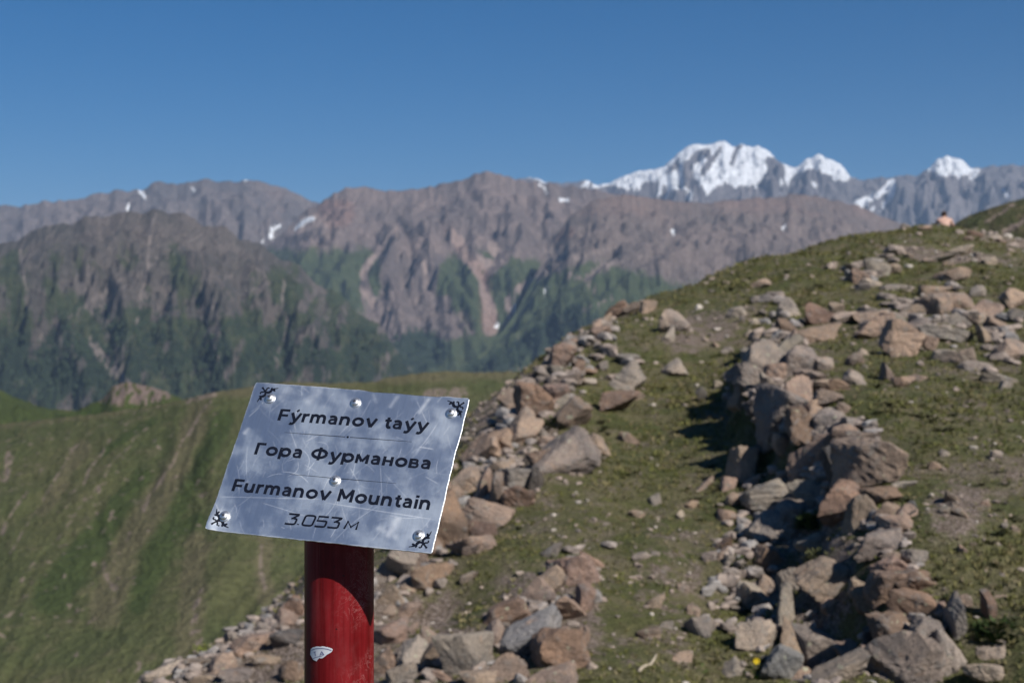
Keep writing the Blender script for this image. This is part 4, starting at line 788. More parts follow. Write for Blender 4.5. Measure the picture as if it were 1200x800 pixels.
# conifer woods on the lower slopes: thousands of small spruces as one mass
dg = bpy.context.evaluated_depsgraph_get(); dg.update()
woods = [('front_mountain', 3400, [(60, 430, 80, 40), (20, 470, 60, 30), (220, 440, 60, 26), (290, 400, 60, 50), (390, 420, 60, 40), (180, 380, 40, 30), (110, 385, 50, 25)], 13),
         ('brown_ridge', 1500, [(600, 418, 26, 16), (645, 388, 30, 14), (680, 366, 26, 10), (555, 432, 26, 8)], 16), ('central_mountain', 900, [(490, 412, 40, 22), (470, 440, 30, 16)], 18)]
m = NT('spruce_needles'); M_SPR = m.out(m.mix(m.noise(.01, 3), (.020, .034, .020), (.032, .046, .024)), .95)
for nm, cnt_, areas, hh in woods:
    me = bpy.data.objects[nm].data; co = np.empty(len(me.vertices)*3, np.float32); me.vertices.foreach_get('co', co); co = co.reshape(-1, 3).astype(float)
    fa = np.empty(len(me.vertices), np.float32); me.attributes['forest'].data.foreach_get('value', fa)
    sx, sy = topix(co); wgt = np.zeros(len(co))
    for (cx, cy, rx, ry) in areas: wgt = np.maximum(wgt, blob(sx, sy, cx, cy, rx, ry, 0, .5))
    wgt = wgt*(.15+fa)*(fbm(sx/10, sy/7, 3, 13) > -.05)*(sy < 500)*(sx > -60); wgt /= wgt.sum()
    r = np.random.RandomState(cnt_); idx = r.choice(len(co), cnt_, p=wgt); P = co[idx]+np.c_[r.normal(0, 5, cnt_), r.normal(0, 5, cnt_), np.full(cnt_, -2.)]
    H = hh*r.uniform(.6, 1.3, cnt_); a = np.arange(5)*2*np.pi/5
    ring = np.stack([np.cos(a), np.sin(a), a*0], -1)[None]*(H*.24)[:, None, None]+P[:, None]
    tip = P+np.c_[H*0, H*0, H]; Vv = np.concatenate([ring, tip[:, None]], 1).reshape(-1, 3); k = np.arange(cnt_)[:, None]*6
    Fa = np.concatenate([k+[j, (j+1) % 5, 5] for j in range(5)], 0)
    tag(obj('spruce_forest', mesh_np('spruce_forest', Vv, Fa), M_SPR), 'dark spruce wood on the lower slopes of the '+nm.replace('_', ' '), kind='stuff')

# ------------------------------------------------------------------ middle distance
def turf_far(name, green, green2, dry, soil, sc):
    m = NT(name); s = 1/sc
    a = m.noise(s, 5, .6); b = m.noise(s*5, 5, .65); c3 = m.noise(s*20, 4, .7)
    c = m.mix(m.ramp(a, .38, .62), green, green2); c = m.mix(m.math('MULTIPLY', m.ramp(b, .5, .68), .7), c, dry)
    c = m.mix(m.ramp(m.math('ADD', m.at('dry'), m.math('MULTIPLY', m.math('SUBTRACT', b, .5), .8)), .3, .8), c, dry)
    c = m.mix(m.ramp(m.math('ADD', m.at('lush'), m.math('MULTIPLY', m.math('SUBTRACT', b, .5), .8)), .3, .8), c, (.052, .070, .026))
    c = m.mix(m.ramp(m.math('ADD', m.at('soil'), m.math('MULTIPLY', m.math('SUBTRACT', c3, .5), 1.0)), .38, .75), c, soil)
    c = m.mul(c, m.mix(m.ramp(c3, .3, .7), (.78, .78, .78), (1.2, 1.2, 1.2)))
    return m.out(c, .95, m.math('ADD', c3, m.math('MULTIPLY', b, 1.5)), .8, sc*.06)
def put2(me, **k):
    for n_ in ('dry', 'lush', 'soil'): attr(me, n_, k.get(n_, np.zeros(len(me.vertices))))
def ph(me, x, y, f, sx, sy, sp, V):
    soil = S(x, y, ([(248, 466), (215, 515), (190, 560), (165, 600)], 1.6, 2.4), ([(128, 510), (112, 540), (98, 565)], 1.6, 2), ([(30, 575), (10, 612), (0, 625)], 1.8, 3), ([(10, 535), (6, 560)], 5, 6), ([(120, 660), (135, 690)], 4, 4), ([(305, 640), (310, 690)], 2.5, 4), ([(235, 690), (225, 740)], 3, 5), ([(90, 520), (40, 600), (10, 650)], 1.2, 1.2), ([(540, 462), (500, 462)], 10, 6), ([(170, 500), (120, 560), (60, 640)], 1.0, 1.0), ([(300, 452), (320, 456)], 6), ([(220, 470), (250, 462)], 3))
    dry = np.maximum(.75*sstep(20, -8, sy-interp([(0, 500), (120, 485), (250, 465), (430, 448), (640, 440)], sx)), .7*S(x, y, ([(235, 480), (200, 560), (150, 640), (120, 720)], 16, 22), ([(100, 520), (50, 600)], 10, 8), ([(230, 640), (220, 760)], 16, 20), ([(310, 620), (310, 700)], 10, 12)))
    lush = .8*S(x, y, ([(265, 490), (215, 570), (160, 700)], 12, 22), ([(170, 560), (60, 700)], 16, 26), ([(180, 490), (120, 530)], 6, 6), ([(210, 620), (230, 610)], 10))
    dots = ((perlin(V[:, 0]/1.7, V[:, 1]/1.7, 5) > .52)*(fbm(V[:, 0]/22, V[:, 1]/22, 3, 8) > -.02)*(sx < 260))*.8
    put2(me, dry=dry, lush=lush*(1-dry), soil=np.maximum(.68*soil*(.5+.8*(fbm(sx/6, sy/6, 3, 3) > -.15)), dots))
mH = turf_far('spur_turf', (.072, .084, .036), (.088, .092, .042), (.112, .102, .058), (.180, .145, .115), 22)
sheet('grassy_spur', [(-900, 540), (-100, 508), (0, 497), (60, 491), (120, 484), (200, 472), (250, 460), (300, 452), (340, 447), (380, 449), (430, 448), (480, 438), (520, 435), (560, 436), (635, 434), (680, 440), (760, 470), (900, 520), (1400, 620)],
      [(-100, 300), (250, 270), (640, 300)], -62, [(-100, 110), (640, 130)], mH, ph, nv=210, step=2.4, seed=101, spur=3.2, lam=34, rough=.45, prof=1.0, jag=2.0, back=.6, wander=1.0, asp=.3, shear=1.5)
def pg(me, x, y, f, sx, sy, sp, V): put2(me, dry=.6*blob(x, y, 150, 452, 90, 9), soil=.9*blob(x, y, 152, 460, 62, 16)*(fbm(sx/5, sy/5, 4, 3) > -.12), lush=.7*blob(x, y, 20, 480, 60, 22))
mG = turf_far('knoll_turf', (.048, .072, .020), (.06, .078, .026), (.10, .09, .045), (.19, .145, .125), 40)
sheet('distant_knoll', [(-900, 500), (-60, 452), (0, 458), (30, 470), (62, 479), (90, 481), (120, 468), (132, 452), (150, 447), (172, 452), (190, 456), (212, 467), (240, 484), (300, 505), (1400, 640)],
      620, -120, 380, mG, pg, nv=60, step=2.4, seed=111, spur=5, lam=60, rough=4.5, jag=2.6, prof=1)
def pi_(me, x, y, f, sx, sy, sp, V): put2(me, dry=.6*(fbm(sx/20, sy/12, 3, 4) > 0), soil=S(x, y, ([(1150, 264), (1192, 238)], 1.5, 2), ([(1170, 275), (1200, 262)], 2, 2)), lush=.5*blob(x, y, 1130, 258, 24, 8))
mI = turf_far('shoulder_turf', (.055, .060, .026), (.07, .070, .032), (.10, .085, .05), (.19, .15, .125), 30)
sheet('right_shoulder', [(-400, 700), (900, 400), (1040, 310), (1085, 278), (1115, 264), (1135, 253), (1160, 244), (1185, 236), (1200, 233), (1300, 215), (1700, 200)],
      330, -60, 190, mI, pi_, nv=70, step=2.4, seed=121, spur=4, lam=36, rough=2.0, jag=1.4, prof=1)

# valley floor reaching the horizon
n = 60; a = np.linspace(-24000, 24000, n); AX, AY = np.meshgrid(a, a)
V = np.stack([AX, AY, -930+50*fbm(AX/4000, AY/4000, 3, 2)-np.hypot(AX, AY)*.0], -1).reshape(-1, 3); me = mesh_np('valley_floor', V, grid_faces(n, n)); put(me, green=np.ones(len(V)), forest=.4*np.ones(len(V)))
tag(obj('valley_floor', me, mC), kind='structure')

# ------------------------------------------------------------------ the sign
def plate_point(px, py):
    """photograph point -> (u, v) on the plate in metres, origin bottom left"""
    dv = np.array([(px-600)/F, 1, -(py-400)/F]); o = PO-np.array([0, 0, CZ]); t = (o@PNn)/(dv@PNn); q = dv*t-o; return q@PX_, q@PY_
PO = np.array([-.38668, 1.79559, CZ-.23753]); _br = np.array([-.09700, 1.71990, CZ-.25636]); _tl = np.array([-.34421, 1.91260, CZ-.05447])
PX_ = (_br-PO); PW = np.linalg.norm(PX_); PX_ /= PW; PY_ = _tl-PO; PY_ -= PX_*(PY_@PX_); PH = np.linalg.norm(PY_); PY_ /= PH; PNn = np.cross(PX_, PY_)
PM = Matrix(((PX_[0], PY_[0], PNn[0], PO[0]), (PX_[1], PY_[1], PNn[1], PO[1]), (PX_[2], PY_[2], PNn[2], PO[2]), (0, 0, 0, 1)))
pd = 1.83; prad = 40.5/F*pd; pcx = (397.5-600)/F*pd
sign = empty('summit_sign', (pcx, pd, float(hill(pcx, pd)))); tag(sign, 'metal summit signboard with black lettering screwed on a red round post', 'sign')
inv = Matrix.Translation(-sign.location)
# plate: thin sheet, edges slightly uneven as cut by hand shears, one corner dented
nu, nv_ = 420, 310; us = np.linspace(0, 1, nu); vs = np.linspace(0, 1, nv_); U, Vg = np.meshgrid(us, vs)
def edgew(t, s): return .0009*fbm(t*9, t*0, 3, s)+.0004*fbm(t*40, t*0, 2, s+1)
eb, et, el_, er = edgew(us, 3), edgew(us, 5)-.0022*np.exp(-((us-.83)/.05)**2)*0, edgew(vs, 7), edgew(vs, 9)
et = et-.0016*sstep(.50, .56, us)*(1-sstep(.84, .90, us)); er = er-.001*sstep(.3, .5, vs)*(1-sstep(.6, .8, vs))
xx = U*PW+el_[:, None]*(1-U)+er[:, None]*U; yy = Vg*PH+eb[None]*(1-Vg)+et[None]*Vg
# rounded corners
for (cx, cy) in ((0, 0), (1, 0), (0, 1), (1, 1)):
    rr = .0035; ox = cx*PW+(rr if cx == 0 else -rr); oy = cy*PH+(rr if cy == 0 else -rr)
    dx = (xx-ox)*(1 if cx else -1); dy = (yy-oy)*(1 if cy else -1); msk = (dx > 0) & (dy > 0); dd = np.hypot(dx, dy); k = np.where(msk & (dd > rr), rr/np.maximum(dd, 1e-6), 1)
    xx = np.where(msk, ox+(xx-ox)*k, xx); yy = np.where(msk, oy+(yy-oy)*k, yy)
zz = .0005*fbm(U*2.2, Vg*1.7, 3, 5)+.00012*fbm(U*14, Vg*10, 3, 15)
zz = zz+.0045*np.exp(-((xx/.016)**2+((yy-.010)/.018)**2))*1.0
holes = [(316.2, 466.5), (416.3, 471.7), (528.5, 483.7), (392.6, 563), (262.9, 605), (490.3, 627.1)]
hp = [plate_point(*h_) for h_ in holes]
for (a, b) in hp: zz = zz-.0007*np.exp(-((xx-a)**2+(yy-b)**2)/(.010**2))
r = np.random.RandomState(77); wear = np.zeros_like(xx); cell = PW/nu
def scratch(x0, y0, x1, y1, w, s, curve=0.):
    L = math.hypot(x1-x0, y1-y0)+1e-9; tx, ty = (x1-x0)/L, (y1-y0)/L
    a = (xx-x0)*tx+(yy-y0)*ty; b = -(xx-x0)*ty+(yy-y0)*tx; b = b-curve*np.sin(np.clip(a/L, 0, 1)*math.pi)*L
    mk = np.exp(-(b/w)**2)*sstep(-.05*L, .1*L, a)*sstep(1.05*L, .8*L, a)
    np.maximum(wear, s*mk, out=wear)
for k in range(150):
    a = r.choice([r.uniform(0, 3.14), R(55)+r.normal(0, .2), R(100)+r.normal(0, .3)]); L = r.gamma(2, .011); x0, y0 = r.uniform(0, PW), r.uniform(0, PH)
    scratch(x0, y0, x0+math.cos(a)*L, y0+math.sin(a)*L, r.uniform(.0003, .00055), r.uniform(.18, .6), r.normal(0, .05))
def ps(a, b, w=.0005, s=.8, c=0.):
    p, q = plate_point(*a), plate_point(*b); scratch(p[0], p[1], q[0], q[1], w, s, c)
def zp(x, y): return (220+x/3.429, 430+y/3.429)
ps(zp(120, 520), zp(560, 530), .0006, .5); ps(zp(300, 545), zp(480, 600), .0005, .55); ps(zp(560, 545), zp(1010, 615), .0005, .6); ps(zp(925, 190), zp(975, 120), .0030, .55); ps(zp(810, 165), zp(850, 110), .003, .4)
ps(zp(245, 200), zp(290, 160), .0007, .6); ps(zp(255, 180), zp(295, 150), .0005, .5); ps(zp(225, 270), zp(250, 240), .003, .45); ps(zp(380, 420), zp(490, 470), .0005, .7, .12); ps(zp(400, 440), zp(440, 370), .0005, .6, -.3); ps(zp(460, 330), zp(475, 420), .0005, .5, .2); ps(zp(410, 250), zp(440, 330), .0006, .45); ps(zp(520, 300), zp(560, 350), .0004, .5, .3)
ps(zp(930, 320), zp(990, 330), .0008, .7); ps(zp(955, 440), zp(1010, 470), .0006, .5); ps(zp(745, 105), zp(760, 150), .0025, .25); ps(zp(540, 90), zp(470, 150), .006, .3); ps(zp(420, 80), zp(360, 130), .007, .3); ps(zp(850, 600), zp(800, 690), .006, .5); ps(zp(760, 640), zp(850, 690), .004, .35)
smud = np.clip(.45+1.1*fbm(xx*14+yy*9, yy*9-xx*4, 3, 25)+.5*fbm(xx*55, yy*55, 4, 29), 0, 1)
rim = np.minimum.reduce([xx, PW-xx, yy, PH-yy]); rimw = np.clip(1-np.maximum(rim, 0)/(.0010+.0012*np.clip(fbm(xx*90, yy*90, 2, 8)+.4, 0, 1)), 0, 1)
wear = np.maximum(wear, rimw*.8)
zz = zz-.00006*wear
top = np.stack([xx, yy, zz], -1).reshape(-1, 3); bot = top+[0, 0, -.0016]; nT = len(top)
Fg = grid_faces(nv_, nu); idx = np.arange(nT).reshape(nv_, nu); ringi = np.r_[idx[0, :], idx[1:, -1], idx[-1, -2::-1], idx[-2:0:-1, 0]]
Fr = np.stack([ringi, ringi+nT, np.roll(ringi, -1)+nT, np.roll(ringi, -1)], -1)
me = mesh_np('plate', np.r_[top, bot], np.r_[Fg, Fg[:, ::-1]+nT, Fr]); attr(me, 'wear', np.r_[wear.ravel(), wear.ravel()]); attr(me, 'smudge', np.r_[smud.ravel(), smud.ravel()])
sharp = np.zeros(len(me.polygons), bool)
m = NT('galvanised_sheet')
wr = m.at('wear'); sm_ = m.at('smudge'); g1 = m.noise(900, 2, .6); brush = m.noise(260, 4, .7, m.mapping((1, .06, 1), (0, 0, R(8)))); cl = m.noise(22, 4, .6)
c = m.mix(m.ramp(sm_, .15, .9), (.66, .71, .77), (.76, .81, .85)); c = m.mul(c, m.mix(m.ramp(brush, .35, .65), (.96, .96, .96), (1.03, 1.03, 1.03))); c = m.mix(m.ramp(g1, .55, .75, 0, .25), c, (.75, .76, .78))
c = m.mix(wr, c, (.88, .88, .88))
rg = m.math('ADD', m.ramp(sm_, .1, .9, 0.40, 0.50), m.math('MULTIPLY', wr, .2))
M_PLATE = m.out(c, rg, m.math('ADD', brush, m.math('MULTIPLY', g1, .5)), .05, .0006, 1.0)
plate = obj('plate', me, M_PLATE, sign); plate.matrix_parent_inverse = Matrix(); plate.matrix_local = inv @ PM
m = NT('black_print'); M_INK = m.out(m.mix(m.ramp(m.noise(700, 3), .62, .75), (.006, .008, .016), (.05, .06, .08)), .45)
def flat_poly(polys, z0=.00004, th=.00012):
    bm = bmesh.new()
    for P in polys:
        lo = [bm.verts.new((x, y, z0)) for x, y in P]; hi = [bm.verts.new((x, y, z0+th)) for x, y in P]
        bm.faces.new(hi); bm.faces.new(lo[::-1])
        for i in range(len(P)): j = (i+1) % len(P); bm.faces.new((lo[i], lo[j], hi[j], hi[i]))
    bmesh.ops.triangulate(bm, faces=[f for f in bm.faces if len(f.verts) > 4]); return bm
def stroke_polys(path, w):
    """tapered ribbon: path of points, widths"""
    n = len(path); L = []; Rr = []
    for i in range(n):
        a = path[max(i-1, 0)]; b = path[min(i+1, n-1)]; tx, ty = b[0]-a[0], b[1]-a[1]; l = math.hypot(tx, ty)+1e-12; nx, ny = -ty/l, tx/l; ww = (w[i] if isinstance(w, (list, tuple)) else w)/2
        L.append((path[i][0]+nx*ww, path[i][1]+ny*ww)); Rr.append((path[i][0]-nx*ww, path[i][1]-ny*ww))
    return [[Rr[i], Rr[i+1], L[i+1], L[i]] for i in range(n-1)]
def drape(me, lift):
    co = np.empty(len(me.vertices)*3, np.float32); me.vertices.foreach_get('co', co); co = co.reshape(-1, 3)
    i = np.clip((co[:, 0]/PW*(nu-1)).round().astype(int), 0, nu-1); j = np.clip((co[:, 1]/PH*(nv_-1)).round().astype(int), 0, nv_-1)
    co[:, 2] += zz[j, i]+lift; me.vertices.foreach_set('co', co.ravel()); me.update()
def crv(pts, n=5):
    """smooth curve through points"""
    P = [pts[0]]+list(pts)+[pts[-1]]; out = []
    for i in range(1, len(P)-2):
        p0, p1, p2, p3 = P[i-1], P[i], P[i+1], P[i+2]
        for q in range(n):
            t = q/n; out.append(tuple(.5*((2*p1[c])+(-p0[c]+p2[c])*t+(2*p0[c]-5*p1[c]+4*p2[c]-p3[c])*t*t+(-p0[c]+3*p1[c]-3*p2[c]+p3[c])*t**3) for c in (0, 1)))
    return out+[pts[-1]]
def ell(cx, cy, rx, ry, a0=0, a1=360, n=26): return [(cx+rx*math.cos(R(a0+(a1-a0)*i/n)), cy+ry*math.sin(R(a0+(a1-a0)*i/n))) for i in range(n+1)]
_n1 = [(.1, .36), (.14, .53), (.25, .645), (.40, .665), (.54, .61), (.61, .46), (.615, .30), (.615, 0)]
_m1 = [(.1, .36), (.13, .53), (.23, .645), (.36, .665), (.485, .61), (.545, .46), (.55, .30), (.55, 0)]
_v1, _v2 = [(.075, .75), (.40, .0)], [(.725, .75), (.40, .0)]
_y = [([(.075, .75), (.40, .03)], .2), (crv([(.725, .75), (.41, .03), (.355, -.09), (.28, -.175), (.18, -.20), (.06, -.16)], 4), .19)]
GLY = {'F': ([([(.105, 0), (.105, 1)], .21), ([(.1, .915), (.72, .915)], .17), ([(.1, .47), (.66, .47)], .17)], .76), 'Г': ([([(.105, 0), (.105, 1)], .21), ([(.1, .915), (.66, .915)], .17)], .68),
 'o': ([(ell(.42, .375, .315, .285), .2)], .86), 'r': ([([(.1, 0), (.1, .75)], .2), (crv([(.1, .36), (.14, .52), (.24, .62), (.36, .655), (.47, .655)]), .19)], .50),
 'n': ([([(.1, 0), (.1, .75)], .2), (crv(_n1), .2)], .80), 'm': ([([(.1, 0), (.1, .75)], .2), (crv(_m1), .2), (crv([(x+.45, y) for x, y in _m1]), .2)], 1.18),
 'u': ([([(.615, 0), (.615, .75)], .2), (crv([(.715-x, .75-y) for x, y in _n1]), .2)], .80),
 'a': ([(crv([(.54, 0), (.545, .30), (.545, .46), (.48, .60), (.35, .665), (.22, .655), (.09, .60)]), .19), (crv([(.54, .42), (.32, .41), (.17, .36), (.115, .24), (.17, .12), (.31, .08), (.46, .13), (.54, .27)]), .155)], .73),
 'v': ([(_v1, .2), (_v2, .2)], .78), 'y': (_y, .78), 'ý': (_y+[([(.36, .87), (.52, 1.03)], .13)], .78),
 't': ([(crv([(.23, .93), (.23, .60), (.23, .28), (.27, .14), (.37, .085), (.49, .115)]), .2), ([(.01, .665), (.46, .665)], .165)], .49),
 'M': ([([(.105, 0), (.105, 1)], .2), ([(.09, .99), (.53, .25)], .2), ([(.97, .99), (.53, .25)], .2), ([(.955, 0), (.955, 1)], .2)], 1.11), 'i': ([([(.1, 0), (.1, .75)], .2), ([(.1, .86), (.1, 1.06)], .22)], .25),
 'p': ([([(.1, -.22), (.1, .75)], .2), (ell(.435, .375, .30, .285), .2)], .86), 'Ф': ([(ell(.60, .50, .48, .32), .2), ([(.60, -.04), (.60, 1.04)], .2)], 1.24),
 'м': ([([(.1, 0), (.1, .75)], .19), ([(.09, .74), (.45, .17)], .18), ([(.81, .74), (.45, .17)], .18), ([(.80, 0), (.80, .75)], .19)], .95), 'н': ([([(.1, 0), (.1, .75)], .2), ([(.61, 0), (.61, .75)], .2), ([(.1, .385), (.61, .385)], .165)], .76),
 'в': ([([(.1, 0), (.1, .75)], .2), (crv([(.1, .675), (.26, .675), (.42, .67), (.52, .61), (.51, .47), (.40, .40), (.1, .395)]), .15), (crv([(.30, .395), (.44, .385), (.57, .32), (.58, .17), (.47, .085), (.28, .078), (.1, .078)]), .155)], .71), ' ': ([], .36)}
GLY['о'] = GLY['o']; GLY['р'] = GLY['p']; GLY['а'] = GLY['a']; GLY['у'] = GLY['y']
def line_text(body, pL, pR, capx, name='lettering'):
    """line of heavy wide lettering fitted between two baseline points of the photograph"""
    a, b = plate_point(*pL), plate_point(*pR); L = math.hypot(b[0]-a[0], b[1]-a[1]); th = math.atan2(b[1]-a[1], b[0]-a[0])
    wid = sum(GLY[c][1]+.09 for c in body)-.09; sx = L/wid; pen = 0; bm = bmesh.new(); i = 0
    for c in body:
        for pth, w in GLY[c][0]:
            for Q in stroke_polys([((x+pen)*sx, y*capx) for x, y in pth], w*1.12*(sx*.45+capx*.55)):
                i += 1; z = .00012+(i % 37)*3e-6
                bm.faces.new([bm.verts.new((a[0]+x*math.cos(th)-y*math.sin(th), a[1]+x*math.sin(th)+y*math.cos(th), z)) for x, y in Q])
        pen += GLY[c][1]+.09
    me = bpy.data.meshes.new(name); bmesh.ops.recalc_face_normals(bm, faces=bm.faces[:]); bm.to_mesh(me); bm.free(); drape(me, 0)
    print('text', body, round(sx/capx, 3)); return obj(name, me, M_INK, plate)
def vlen(p, q): a, b = plate_point(*p), plate_point(*q); return math.hypot(a[0]-b[0], a[1]-b[1])
cap = .0176
line_text('Fýrmanov taýy', zp(360, 214), zp(962, 258), cap)
line_text('Гора Фурманова', zp(266, 350), zp(976, 411), cap)
line_text('Furmanov Mountain', zp(175, 497), zp(974, 574), cap)
# altitude figures: thin square lettering
def glyph(ch):
    w = .56
    def rrect(x0, y0, x1, y1, r_=.16): 
        q = []
        for (cx, cy, a0) in ((x1-r_, y1-r_, 0), (x0+r_, y1-r_, 90), (x0+r_, y0+r_, 180), (x1-r_, y0+r_, 270)): q += [(cx+r_*math.cos(R(a0+t)), cy+r_*math.sin(R(a0+t))) for t in (0, 30, 60, 90)]
        return q+[q[0]]
    if ch == '0': return [rrect(0, 0, w, 1)], w
    if ch == '3': return [[(0, 1), (w, 1), (w, .93), (.28, .57), (w-.10, .57), (w-.02, .53), (w, .45), (w, .12), (w-.03, .03), (w-.12, 0), (.08, 0), (0, .04)]], w
    if ch == '5': return [[(w, 1), (.03, 1), (.03, .57), (w-.10, .57), (w-.02, .53), (w, .45), (w, .12), (w-.03, .03), (w-.12, 0), (.08, 0), (0, .04)]], w
    if ch == '.': return [[(.04, 0), (.04, .09)]], .10
    if ch == 'м': return [[(0, 0), (.05, .72), (.33, .22), (.61, .72), (.66, 0)]], .66
    return [], .22
aP, bP = plate_point(*zp(389, 628)), plate_point(*zp(676, 653)); Lw = math.hypot(bP[0]-aP[0], bP[1]-aP[1]); th = math.atan2(bP[1]-aP[1], bP[0]-aP[0])
pen = 0; items = []
for ch in '3.053 м':
    g, w_ = glyph(ch); items += [[(x+pen, y) for x, y in s] for s in g]; pen += w_+(.15 if ch != ' ' else 0)
pen -= .15; sxx = Lw/pen; hy_ = .0139; slant = .10; polys = []
for k, s in enumerate(items):
    q = []
    for (x, y) in s:
        X = (x+slant*y)*sxx; Y = y*hy_; q.append((aP[0]+X*math.cos(th)-Y*math.sin(th), aP[1]+X*math.sin(th)+Y*math.cos(th)))
    polys += stroke_polys(q, .0027)
    for (X, Y) in q[1:-1]: polys.append([(X+.00135*math.cos(t*math.pi/4), Y+.00135*math.sin(t*math.pi/4)) for t in range(8)])
# overlapping pieces sit at slightly different heights so that no faces coincide
bm = bmesh.new()
for i, P_ in enumerate(polys):
    z = .00012+(i % 23)*4e-6; bm.faces.new([bm.verts.new((x, y, z)) for x, y in P_])
drape(bm_obj('lettering', bm, M_INK, plate, False).data, 0)
for (a, b, gap) in ((zp(388, 262), zp(900, 300), zp(642, 284)), (zp(410, 430), zp(838, 467), None)):
    A, B = plate_point(*a), plate_point(*b); P_ = []
    segs = [(A, B)]
    if gap:
        G = plate_point(*gap); t = ((G[0]-A[0])/(B[0]-A[0])); e = .012; l1 = (A[0]+(B[0]-A[0])*(t-e*1.6), A[1]+(B[1]-A[1])*(t-e*1.6)); l2 = (A[0]+(B[0]-A[0])*(t+e*1.6), A[1]+(B[1]-A[1])*(t+e*1.6)); segs = [(A, l1), (l2, B)]
        Cc = (A[0]+(B[0]-A[0])*t, A[1]+(B[1]-A[1])*t); drape(bm_obj('divider_dot', flat_poly([[(Cc[0]+.0016*math.cos(k*math.pi/6), Cc[1]+.0016*math.sin(k*math.pi/6)) for k in range(12)]]), M_INK, plate, False).data, 0)
    for (p, q) in segs:
        mid = ((p[0]+q[0])/2, (p[1]+q[1])/2); wd = [.0003, .0008, .0009] if gap and q != B else ([.0009, .0008, .0003] if gap else [.0003, .0009, .0003])
        n_ = 24; P_ += stroke_polys([(p[0]+(q[0]-p[0])*i/n_, p[1]+(q[1]-p[1])*i/n_) for i in range(n_+1)], [float(np.interp(i/n_, [0, .5, 1], wd)) for i in range(n_+1)])
    drape(bm_obj('divider_line', flat_poly(P_), M_INK, plate, False).data, 0)
# curled horn ornaments in the four corners
def arc(cx, cy, r0, r1, a0, a1, n=12): return [(cx+(r0+(r1-r0)*t/n)*math.cos(R(a0+(a1-a0)*t/n)), cy+(r0+(r1-r0)*t/n)*math.sin(R(a0+(a1-a0)*t/n))) for t in range(n+1)]
def ornament(cx, cy, sx, sy, rot=0.):
    """drawn for a corner at (-,-) diagonal: arms run along +x and +y, a three leaved tuft points to the corner"""
    P = []
    def tap(path, w0, w1, w2): 
        n = len(path); ws = [w0+(w1-w0)*min(1, i/(n*.5)) if i < n*.5 else w1+(w2-w1)*(i-n*.5)/(n*.5) for i in range(n)]; return stroke_polys(path, ws)
    for fl in (False, True):
        A = [crv([(0, 0), (1.7, 1.0), (3.4, 1.1), (4.7, .2), (5.6, -1.4), (7.2, -2.5), (10.6, -3.5)], 4), [(5.3, -1.0), (5.0, -2.4), (5.5, -3.5)], [(6.2, -1.9), (7.6, -1.3), (8.6, -.5)], crv([(0, 0), (1.1, -1.2), (1.2, -2.5), (2.2, -3.2), (3.0, -2.6)], 4)]
        W = [(1.3, 2.3, .3), (1.6, 1.3, .3), (1.9, 1.5, .3), (1.3, 1.1, .9)]
        for a, w in zip(A, W):
            if fl: a = [(y, x) for x, y in a]
            P.append((a, w))
    P.append(([(1.6, 1.6), (0, 0), (-1.8, -1.8), (-3.1, -3.1)], (1.2, 1.2, 2.1)))
    polys = []
    for a, w in P: polys += tap([((x)*.00168*sx+cx, (y)*.00168*sy+cy) for x, y in a], *[q*.0018 for q in w])
    bm = bmesh.new()
    for i, P_ in enumerate(polys):
        z = .0001+(i % 31)*4e-6; vs_ = [bm.verts.new((x, y, z)) for x, y in P_]; bm.faces.new(vs_)
    me = bpy.data.meshes.new('ornament'); bm.to_mesh(me); bm.free(); drape(me, 0)
    return obj('ornament', me, M_INK, plate)
for (x, y, sx, sy) in ((310.5, 458, 1, -1), (538.5, 475.0, -1, -1), (254.5, 611.5, 1, 1), (496.5, 637.0, -1, 1)):
    c0 = plate_point(x, y); ornament(c0[0], c0[1], sx, sy)
# screws with washers
m = NT('zinc_screw'); M_SCREW = m.out(m.mix(m.noise(400, 3), (.62, .62, .63), (.78, .78, .79)), .44, metal=1.0)
m = NT('screw_recess'); M_REC = m.out((.03, .03, .035), .6)
def screw_mesh():
    bm = bmesh.new(); prof = [(.0076, 0), (.0076, .0008), (.0068, .0012), (.0060, .0012), (.0056, .0018), (.0052, .0030), (.0040, .0041), (.0024, .0047), (.0001, .0049)]; n = 28; rings = []
    for (rr, z) in prof: rings.append([bm.verts.new((rr*math.cos(2*math.pi*k/n), rr*math.sin(2*math.pi*k/n), z)) for k in range(n)])
    for a, b in zip(rings, rings[1:]):
        for k in range(n): bm.faces.new((a[k], a[(k+1) % n], b[(k+1) % n], b[k]))
    me = bpy.data.meshes.new('screw'); bm.to_mesh(me); me.polygons.foreach_set('use_smooth', [True]*len(me.polygons)); bm.free(); me.materials.append(M_SCREW); me.materials.append(M_REC)
    bm = bmesh.new(); bm.from_mesh(me)
    for (lx, ly) in ((.0021, .0006), (.0006, .0021)):
        vs_ = [bm.verts.new((sx*lx, sy*ly, .00500+(.00002 if lx > ly else 0))) for sx, sy in ((-1, -1), (1, -1), (1, 1), (-1, 1))]; f = bm.faces.new(vs_); f.material_index = 1; f.smooth = False
    bm.to_mesh(me); bm.free(); return me
SM = screw_mesh()
for k, (a, b) in enumerate(hp):
    s = obj('screw', SM, None, plate); s.location = (a, b, float(zz[int(b/PH*(nv_-1)), int(a/PW*(nu-1))])+.0001); s.rotation_euler = (r.normal(0, .05), r.normal(0, .05), r.uniform(0, 3))
